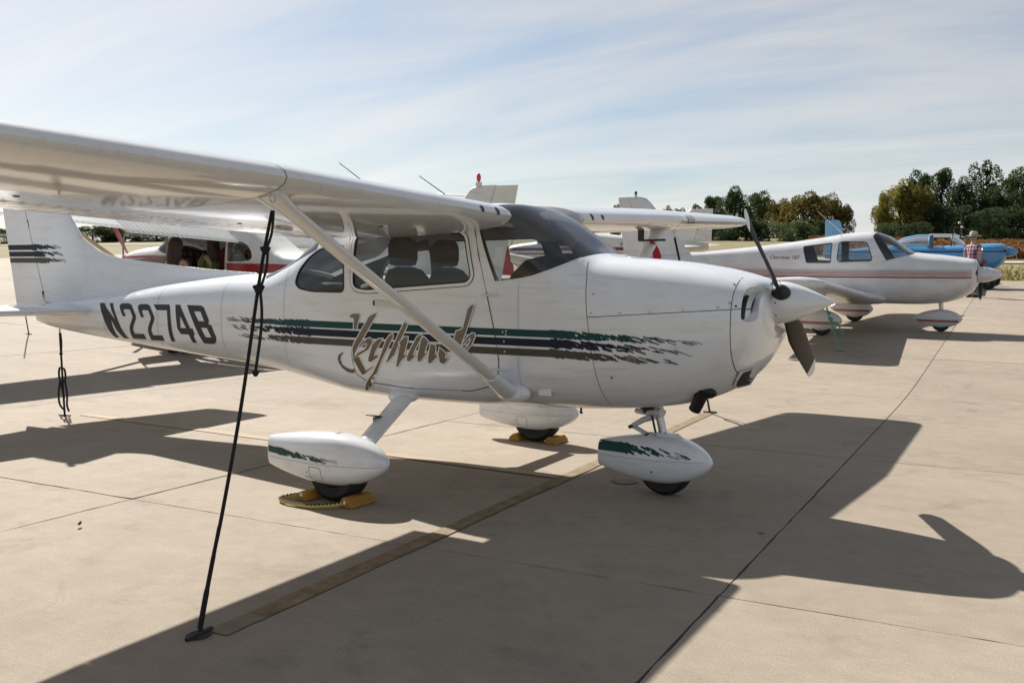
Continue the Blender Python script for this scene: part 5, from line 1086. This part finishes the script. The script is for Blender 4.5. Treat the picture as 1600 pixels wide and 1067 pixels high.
# ---------------------------------------------------------------- people
SKIN = mat('skin', (.42, .25, .18), .55, noise=.08)
def skinmesh(name, J, E, m, parent, sub=2):
    """J: {key: (pos, radius)}; E: list of pairs; grown with a Skin modifier"""
    keys = list(J); idx = {k: i for i, k in enumerate(keys)}; me = bpy.data.meshes.new(name)
    me.from_pydata([J[k][0] for k in keys], [(idx[a], idx[b]) for a, b in E], []); me.update(); me.materials.append(m)
    o = bpy.data.objects.new(name, me); COL.objects.link(o); o.parent = parent
    md = o.modifiers.new('skin', 'SKIN'); md.use_smooth_shade = True; md.branch_smoothing = .4
    for i, k in enumerate(keys):
        r = J[k][1]; me.skin_vertices[0].data[i].radius = r if isinstance(r, tuple) else (r, r)
    me.skin_vertices[0].data[0].use_root = True
    s = o.modifiers.new('sub', 'SUBSURF'); s.levels = s.render_levels = sub
    return o
def person(label, loc, rz, h, arms, legs, shirt_m, trouser_m, hair=None, hat=False, long_sleeve=False, hair_m=None, shorts=False, skirt=None, seated=False):
    """faces +X. arms: {+1/-1: (elbow, hand)}, legs: {+1/-1: (knee, ankle)} in a 1.75 m frame"""
    p = thing('person', label, 'person', loc, (0, 0, rz)); p.scale = (h/1.75,)*3
    J = {'pel': ((0, 0, .96), (.13, .10)), 'waist': ((0, 0, 1.10), (.12, .09)), 'chest': ((.0, 0, 1.31), (.145, .10)), 'nb': ((-.005, 0, 1.465), (.055, .055)), 'nk': ((.01, 0, 1.53), (.05, .05)), 'jaw': ((.03, 0, 1.585), (.062, .072)), 'crown': ((.02, 0, 1.675), (.076, .088)), 'top': ((.015, 0, 1.735), (.05, .055)), 'nose': ((.115, 0, 1.625), .014)}
    E = [('pel', 'waist'), ('waist', 'chest'), ('chest', 'nb'), ('nb', 'nk'), ('nk', 'jaw'), ('jaw', 'crown'), ('crown', 'top'), ('jaw', 'nose')]
    SJ = {'pel': ((0, 0, .93), (.155, .12)), 'waist': ((0, 0, 1.10), (.145, .112)), 'chest': ((0, 0, 1.31), (.165, .12)), 'nb': ((-.005, 0, 1.455), (.075, .07))}; SE = [('pel', 'waist'), ('waist', 'chest'), ('chest', 'nb')]
    TJ = {'pel': ((0, 0, .97), (.155, .118))}; TE_ = []
    for s in (1, -1):
        el, ha = Vector(arms[s][0]), Vector(arms[s][1]); kn, an = Vector(legs[s][0]), Vector(legs[s][1]); sh = Vector((0, s*.175, 1.405)); hp = Vector((0, s*.085, .92)); d = (ha-el).normalized()
        J.update({f's{s}': (sh, .052), f'e{s}': (el, .040), f'w{s}': (ha, .028), f'p{s}': (ha+d*.07, (.038, .018)), f'h{s}': (hp, .085), f'k{s}': (kn, .058), f'a{s}': (an, .038), f'f{s}': (an+Vector((.10, 0, -.055)), (.042, .028)), f't{s}': (an+Vector((.19, 0, -.065)), (.036, .02))})
        E += [('chest', f's{s}'), (f's{s}', f'e{s}'), (f'e{s}', f'w{s}'), (f'w{s}', f'p{s}'), ('pel', f'h{s}'), (f'h{s}', f'k{s}'), (f'k{s}', f'a{s}'), (f'a{s}', f'f{s}'), (f'f{s}', f't{s}')]
        side = Vector((0, 0, 1)).cross(d) if abs(d.z) < .8 else Vector((1, 0, 0))
        for q in range(4):
            b = ha+d*.075+side*(q-1.5)*.021; J[f'g{s}{q}'] = (b+d*(.05 if q in (0, 3) else .062), .009); J[f'gg{s}{q}'] = (b+d*.085+Vector((0, -s*.012, 0)), .008); E += [(f'p{s}', f'g{s}{q}'), (f'g{s}{q}', f'gg{s}{q}')]
        J[f'th{s}'] = (ha+d*.06+side*.05, .010); E.append((f'w{s}', f'th{s}'))
        SJ.update({f's{s}': (sh, .078), f'm{s}': (sh.lerp(el, .8) if not long_sleeve else el, .064)}); SE += [('chest', f's{s}'), (f's{s}', f'm{s}')]
        if long_sleeve: SJ[f'w{s}'] = (ha-d*.01, .05); SE.append((f'm{s}', f'w{s}'))
        TJ.update({f'h{s}': (hp+Vector((0, 0, -.02)), .105), f'k{s}': (kn if not shorts else hp.lerp(kn, .95), .082 if not shorts else .095)}); TE_ += [('pel', f'h{s}'), (f'h{s}', f'k{s}')]
        if not shorts: TJ[f'a{s}'] = (an+Vector((0, 0, .03)), .062); TE_.append((f'k{s}', f'a{s}'))
        mb = MB(); mb.ell(an+Vector((.07, 0, -.055)), (.145, .052, .042), 14, 8); mb.build('shoe', mat('dark shoe leather', (.025, .022, .02), .6), p)
    skinmesh('body', J, E, SKIN, p); skinmesh('shirt', SJ, SE, shirt_m, p); skinmesh('trousers', TJ, TE_, trouser_m, p)
    for s in (1, -1):
        MB().ell((.015, s*.082, 1.635), (.018, .010, .03), 10, 6).build('ear', SKIN, p); MB().ell((.093, s*.033, 1.645), (.008, .013, .008), 8, 6).build('eye', mat('dark eye', (.03, .02, .02), .2), p)
    MB().ell((.103, 0, 1.575), (.008, .026, .006), 8, 6).build('mouth', mat('lips', (.30, .12, .10), .5), p)
    hm = hair_m or mat('grey hair', (.20, .19, .18), .8)
    if hat:
        mb = MB(); rings = []
        for z, r in ((1.672, .205), (1.662, .19), (1.672, .13), (1.69, .103), (1.75, .098), (1.795, .085), (1.81, .06), (1.812, .0)): rings.append([Vector((.015+r*1.08*cos(a), r*sin(a), z+.022*abs(sin(a))**2*(r > .12))) for a in [2*pi*k/28 for k in range(28)]])
        mb.loft(rings, False); h_ = mb.build('sun_hat', mat('khaki hat cotton', (.42, .37, .30), .85, noise=.1), p, True, 60)
        MB().loft([[Vector((.015+.107*1.08*cos(a), .107*sin(a), z)) for a in [2*pi*k/28 for k in range(28)]] for z in (1.69, 1.712)], False).build('hat_band', mat('grey band', (.17, .16, .15), .8), h_)
        mb = MB(); mb.ell((-.03, 0, 1.62), (.082, .084, .075), 16, 10); mb.build('hair', hm, p)
    if hair:
        mb = MB(); R_ = random.Random(int(h*100)); mb.ell((-.005, 0, 1.665), (.105, .098, .108), 20, 12)
        for k in range(46):
            a = radians(vlerp(105, 255, k/45) if hair < .3 else 75+210*k/45); r0 = .095; b = Vector((.0+r0*cos(a), r0*sin(a), 1.68)); L_ = hair*R_.uniform(.85, 1.1)
            mb.tube(smoothpath([b, b+Vector((.018*cos(a), .018*sin(a), -.14)), b+Vector((.03*cos(a)+R_.uniform(-.015, .015), .02*sin(a), -.14-L_*.5)), b+Vector((.02*cos(a)+R_.uniform(-.02, .02), R_.uniform(-.02, .02), -.14-L_))], 3), [.020]*3+[.017]*3+[.013]*3+[.004], 6)
        mb.build('hair', hm, p, True, 80)
    return p
def plaid():
    m = bpy.data.materials.new('purple plaid cotton'); m.use_nodes = True; t = m.node_tree; b = t.nodes['Principled BSDF']; tcn = t.nodes.new('ShaderNodeTexCoord'); sx = t.nodes.new('ShaderNodeSeparateXYZ'); t.links.new(tcn.outputs['Object'], sx.inputs[0]); outs = []
    for i, sc in ((1, 11), (2, 10)):
        w = t.nodes.new('ShaderNodeMath'); w.operation = 'MULTIPLY'; w.inputs[1].default_value = sc; t.links.new(sx.outputs[i], w.inputs[0]); f_ = t.nodes.new('ShaderNodeMath'); f_.operation = 'FRACT'; t.links.new(w.outputs[0], f_.inputs[0]); g_ = t.nodes.new('ShaderNodeMath'); g_.operation = 'GREATER_THAN'; g_.inputs[1].default_value = .5; t.links.new(f_.outputs[0], g_.inputs[0]); outs.append(g_.outputs[0])
    a_ = t.nodes.new('ShaderNodeMath'); t.links.new(outs[0], a_.inputs[0]); t.links.new(outs[1], a_.inputs[1]); d_ = t.nodes.new('ShaderNodeMath'); d_.operation = 'MULTIPLY'; d_.inputs[1].default_value = .5; t.links.new(a_.outputs[0], d_.inputs[0])
    r = t.nodes.new('ShaderNodeValToRGB'); r.color_ramp.interpolation = 'CONSTANT'; e = r.color_ramp.elements; e[0].color = (.50, .36, .36, 1); e[1].position = .4; e[1].color = (.24, .14, .19, 1); n_ = e.new(.8); n_.color = (.07, .035, .075, 1); t.links.new(d_.outputs[0], r.inputs[0]); t.links.new(r.outputs[0], b.inputs['Base Color']); b.inputs['Roughness'].default_value = .85
    return m
stand = {1: ((.02, .10, .51), (-.03, .10, .095)), -1: ((.03, -.09, .51), (.0, -.10, .095))}
mp2 = (-.30, 24.4)
person('man in wide khaki sun hat and purple plaid shirt standing beside the low-wing nose', (mp2[0], mp2[1], gz(*mp2)), radians(55), 1.80, {1: ((-.02, .24, 1.13), (.06, .23, .90)), -1: ((-.02, -.24, 1.13), (.06, -.23, .90))}, stand, plaid(), mat('dark trousers cloth', (.02, .022, .028), .9), hat=True)
wp = (-9.72, 4.50)
person('woman with long brown hair and dark blue jacket standing at the open red-trimmed door', (wp[0], wp[1], gz(*wp)+.02), radians(100), 1.80, {1: ((.05, .24, 1.14), (.25, .16, 1.05)), -1: ((.05, -.24, 1.14), (.24, -.14, 1.02))}, stand, mat('dark blue jacket', (.028, .034, .055), .85, noise=.2), mat('grey jeans', (.05, .055, .07), .9), hair=.26, long_sleeve=True, hair_m=mat('brown hair', (.032, .017, .011), .6))
gp = (-10.02, 5.30)
person('girl in a green top sitting in the open doorway of the red-trimmed airplane', (gp[0], gp[1]+.2, gz(*gp)+.20), radians(172), 1.66, {1: ((.12, .20, 1.16), (.32, .10, 1.18)), -1: ((.12, -.20, 1.16), (.32, -.08, 1.18))}, {1: ((.40, .10, .90), (.42, .10, .52)), -1: ((.40, -.10, .90), (.42, -.10, .52))}, mat('olive green top', (.10, .14, .035), .8), mat('dark leggings', (.03, .03, .035), .9), hair=.22, hair_m=mat('dark brown hair', (.04, .02, .014), .6))

# ---------------------------------------------------------------- trees and field
def leaf_mat(name, c, c2):
    m = bpy.data.materials.new(name); m.use_nodes = True; t = m.node_tree; t.nodes.clear(); nn = t.nodes.new; o = nn('ShaderNodeOutputMaterial'); mix = nn('ShaderNodeMixShader'); mix.inputs[0].default_value = .35; d = nn('ShaderNodeBsdfDiffuse'); tr = nn('ShaderNodeBsdfTranslucent')
    g = nn('ShaderNodeNewGeometry'); oi = nn('ShaderNodeObjectInfo'); r = nn('ShaderNodeValToRGB'); r.color_ramp.elements[0].color = (*c, 1); r.color_ramp.elements[1].color = (*c2, 1); t.links.new(g.outputs['Random Per Island'], r.inputs[0])
    hs = nn('ShaderNodeHueSaturation'); mr = nn('ShaderNodeMapRange'); mr.inputs[3].default_value = .75; mr.inputs[4].default_value = 1.25; t.links.new(oi.outputs['Random'], mr.inputs[0]); t.links.new(mr.outputs[0], hs.inputs['Value']); t.links.new(r.outputs[0], hs.inputs['Color'])
    t.links.new(hs.outputs[0], d.inputs[0]); t.links.new(hs.outputs[0], tr.inputs[0]); t.links.new(d.outputs[0], mix.inputs[1]); t.links.new(tr.outputs[0], mix.inputs[2]); t.links.new(mix.outputs[0], o.inputs[0]); return m
LM = {'g': leaf_mat('dark green leaves', (.045, .07, .034), (.125, .16, .068)), 'y': leaf_mat('yellow green leaves', (.085, .09, .022), (.26, .225, .05)), 'a': leaf_mat('autumn brown leaves', (.075, .07, .022), (.21, .17, .055)), 'd': leaf_mat('deep green leaves', (.036, .06, .033), (.10, .135, .064))}  # leaf tones lightened, distance haze is put into the colours
BARK = mat('grey bark', (.07, .055, .045), .9, noise=.4, nscale=6)
def crown_mesh(seed, nl=15, n=5200, wide=.42):
    R_ = random.Random(seed); lobes = []
    for k in range(nl):
        z = R_.uniform(.16, .88); rad = wide*sqrt(max(.08, 1-((z-.45)/.56)**2))*R_.uniform(.35, 1); a = R_.uniform(0, 2*pi); lobes.append((Vector((rad*cos(a)*.75, rad*sin(a)*.75, z)), R_.uniform(.10, .17)*(1 if z < .75 else .8)))
    V = []; F = []
    for k in range(n):
        c, r = R_.choice(lobes); d = Vector((R_.gauss(0, 1), R_.gauss(0, 1), R_.gauss(0, 1))).normalized(); p = c+d*r*(R_.uniform(.45, 1.0)**.5)*R_.choice((1, 1, 1, 1.12)); p.z = max(p.z, .03)
        u = Vector((R_.gauss(0, 1), R_.gauss(0, 1), R_.gauss(0, 1))).normalized(); w = u.orthogonal().normalized(); s = R_.uniform(.010, .022); b = len(V)
        V += [p-u*s, p+w*s*.6, p+u*s, p-w*s*.6]; F.append((b, b+1, b+2, b+3))
    return V, F, lobes
TV = []
for sd in range(6):
    V, F, lb = crown_mesh(40+sd, 26+2*sd, 10500, (.36, .42, .48, .40, .34, .52)[sd]); me = bpy.data.meshes.new('crown'); me.from_pydata([tuple(v) for v in V], [], F); me.update()
    mb = MB(); mb.tube([(0, 0, -.02), (.01, .005, .2), (-.01, 0, .5), (.0, .01, .8)], [.028, .022, .014, .004], 8)
    for c, r in lb[:9]: mb.tube([(0, 0, max(.10, c.z-.22)), (c.x*.5, c.y*.5, c.z-.08), tuple(c)], [.012, .008, .003], 6)
    tm = bpy.data.meshes.new('trunk'); tm.from_pydata([tuple(v) for v in mb.V], [], mb.F); tm.update(); tm.materials.append(BARK); TV.append((me, tm))
CM = {}
def tree(px, top, dep, wpx, kind, var, label, group):
    g = CAM+(fw+r2*((px-800)/1514.2)-u2*((378-533.5)/1514.2))*dep; z0 = gz(g.x, g.y); tp = CAM+(fw+r2*((px-800)/1514.2)-u2*((top-533.5)/1514.2))*dep
    H = max(3, (tp.z-z0)*1.04+.65); W_ = wpx*dep/1514.2; t = thing('tree', label, 'tree', (g.x, g.y, z0-.75), (0, 0, var*1.3+px), group); s = W_/(2*.42); t.scale = (s, s, H)
    me, tm = TV[var]
    if (var, kind) not in CM: m2 = me.copy(); m2.materials.clear(); m2.materials.append(LM[kind]); CM[(var, kind)] = m2
    for nm, d in (('crown', CM[(var, kind)]), ('trunk', tm)):
        o = bpy.data.objects.new(nm, d); COL.objects.link(o); o.parent = t
ORD = ['first', 'second', 'third', 'fourth', 'fifth', 'sixth', 'seventh', 'eighth', 'ninth', 'tenth', 'eleventh', 'twelfth', 'thirteenth', 'fourteenth', 'fifteenth', 'sixteenth']
groves = [
 ('dark green trees left of the brown tree', [(1112, 306, 132, 52, 'g', 0), (1146, 291, 126, 66, 'd', 1), (1186, 299, 131, 58, 'g', 3), (1108, 354, 104, 70, 'd', 5), (1165, 352, 104, 80, 'd', 2)]),
 ('olive and brown trees behind the low-wing cabin', [(1216, 312, 124, 56, 'a', 2), (1255, 298, 120, 84, 'a', 1), (1292, 303, 124, 60, 'y', 3), (1314, 312, 122, 44, 'a', 1), (1232, 352, 104, 80, 'g', 5), (1292, 354, 104, 60, 'd', 2)]),
 ('yellow trees left of the tall grove', [(1380, 300, 122, 44, 'y', 4), (1404, 280, 124, 80, 'y', 1), (1437, 292, 121, 50, 'a', 2), (1390, 352, 104, 46, 'g', 5), (1432, 347, 104, 70, 'd', 2)]),
 ('tall dark green grove at right', [(1434, 268, 133, 64, 'd', 3), (1468, 264, 130, 66, 'g', 0), (1498, 276, 127, 60, 'd', 1), (1532, 250, 129, 78, 'g', 4), (1562, 292, 124, 66, 'd', 5), (1592, 266, 131, 76, 'g', 2), (1636, 262, 127, 84, 'd', 1), (1690, 272, 128, 86, 'g', 3), (1480, 318, 120, 80, 'd', 5), (1545, 325, 119, 80, 'd', 2), (1605, 320, 119, 80, 'd', 5)]),
 ('low far treeline above the far wing', [(962, 318, 175, 24, 'g', 4), (985, 326, 178, 34, 'g', 2), (1040, 321, 172, 30, 'a', 1), (1064, 325, 172, 34, 'g', 5), (1088, 319, 168, 36, 'd', 0)]),
 ('far trees behind the red and white airplane', [(-60, 352, 128, 90, 'g', 2), (20, 356, 126, 80, 'd', 5), (90, 353, 127, 80, 'd', 1), (145, 350, 126, 70, 'g', 5), (195, 354, 128, 70, 'd', 2), (245, 350, 127, 70, 'g', 1), (300, 355, 126, 70, 'd', 5), (360, 352, 127, 80, 'g', 2), (430, 356, 126, 80, 'd', 1), (478, 352, 126, 70, 'y', 5), (540, 355, 128, 80, 'g', 2), (620, 354, 128, 90, 'd', 5), (710, 352, 130, 90, 'g', 1)])]
for gname, L_ in groves:
    for i, t_ in enumerate(sorted(L_, key=lambda q: q[0])): tree(*t_[:6], f'{ORD[i]} from the left of the {gname}', gname)
# dry crop field, far mown strip
CROP = leaf_mat('dry soybean leaves', (.17, .085, .035), (.33, .19, .085))
R_ = random.Random(77); V = []; F = []
for k in range(16000):
    y = 60+44*R_.random(); x = R_.uniform(-16, 16)*(y/70)
    z = gz(x, y)-.05; h = R_.uniform(.35, .75); a = R_.uniform(0, pi); w = R_.uniform(.12, .3); b = len(V); tx = R_.uniform(-.15, .15)
    V += [(x-w*cos(a), y-w*sin(a), z), (x+w*cos(a), y+w*sin(a), z), (x+w*.8*cos(a)+tx, y+w*.8*sin(a), z+h), (x-w*.8*cos(a)+tx, y-w*.8*sin(a), z+h)]; F.append((b, b+1, b+2, b+3))
fo = mesh('crop_field', V, F, CROP, None, False); fo['kind'] = 'stuff'; fo['label'] = 'dry brown crop field below the trees'
def sheet(name, x0, x1, y0, y1, m, dz, nx=30, ny=6):
    V = [(x0+(x1-x0)*i/nx, y0+(y1-y0)*j/ny, gz(x0+(x1-x0)*i/nx, y0+(y1-y0)*j/ny)+dz) for j in range(ny+1) for i in range(nx+1)]; F = [(j*(nx+1)+i, j*(nx+1)+i+1, (j+1)*(nx+1)+i+1, (j+1)*(nx+1)+i) for j in range(ny) for i in range(nx)]
    return struct(mesh(name, V, F, m, None, False))
sheet('field_soil', -21, 25, 59, 106, mat('dry field soil', (.20, .125, .065), .95, noise=.4, nscale=.6), -.03, 60, 20)
sheet('taxiway', -140, 60, 52.5, 55.5, mat('pale taxiway concrete', (.38, .35, .30), .85, noise=.15, nscale=.5), .0, 80, 3)
# grass tufts along the apron edge
R_ = random.Random(5); V = []; F = []
for k in range(16000):
    x = R_.uniform(-30, 16); y = VL[-1]+x*math.tan(SR)+abs(R_.gauss(0, 7))+.1; z = gz(x, y)-.07; h = R_.uniform(.05, .15); a = R_.uniform(0, pi); w = R_.uniform(.02, .06); b = len(V)
    V += [(x-w*cos(a), y-w*sin(a), z), (x+w*cos(a), y+w*sin(a), z), (x+R_.uniform(-.05, .05), y, z+h)]; F.append((b, b+1, b+2))
go = mesh('grass', V, F, leaf_mat('grass blades', (.10, .10, .025), (.24, .19, .07)), None, False); go['kind'] = 'stuff'; go['label'] = 'short dry grass beyond the concrete apron'
# low shed and lamp pole far behind the blue airplane
def far(px, py, d): return CAM+(fw+r2*((px-800)/1514.2)-u2*((py-533.5)/1514.2))*d
p = far(1472, 390, 100); z0 = gz(p.x, p.y)-.05
sh = thing('shed', 'low dark shed with grey roof seen across the open blue cockpit', 'shed', (p.x, p.y, z0), (0, 0, .4)); sh.scale = (.75, .75, .66)
MB().box((0, 0, .55), (4.6, 2.6, 1.1)).build('wall', mat('dark shed boards', (.06, .055, .05), .8, noise=.3), sh, False)
MB().add([(-2.6, -1.6, 1.1), (2.6, -1.6, 1.1), (2.6, 1.6, 1.1), (-2.6, 1.6, 1.1), (-1.6, 0, 1.75), (1.6, 0, 1.75)], [(0, 1, 5, 4), (1, 2, 5), (2, 3, 4, 5), (3, 0, 4), (3, 2, 1, 0)]).build('roof', mat('grey shingle roof', (.17, .18, .20), .8, noise=.2), sh, False)
MB().box((-.8, -1.31, .5), (.9, .04, .9)).build('door', mat('shed door', (.12, .11, .10), .7), sh, False)
p = far(1500, 388, 92); z0 = gz(p.x, p.y)-.1
lp = thing('lamp_pole', 'thin dark pole with two white lamps in front of the grove', 'lamp pole', (p.x, p.y, z0), (0, 0, .2))
MB().tube([(0, 0, 0), (0, 0, 3.6)], [.07, .05], 8).build('pole', DMETAL, lp)
for q in ((-.15, -.1, 2.35), (.10, -.1, 1.95)): MB().ell(q, (.13, .13, .12), 12, 8).build('lamp_head', WHITEP, lp)
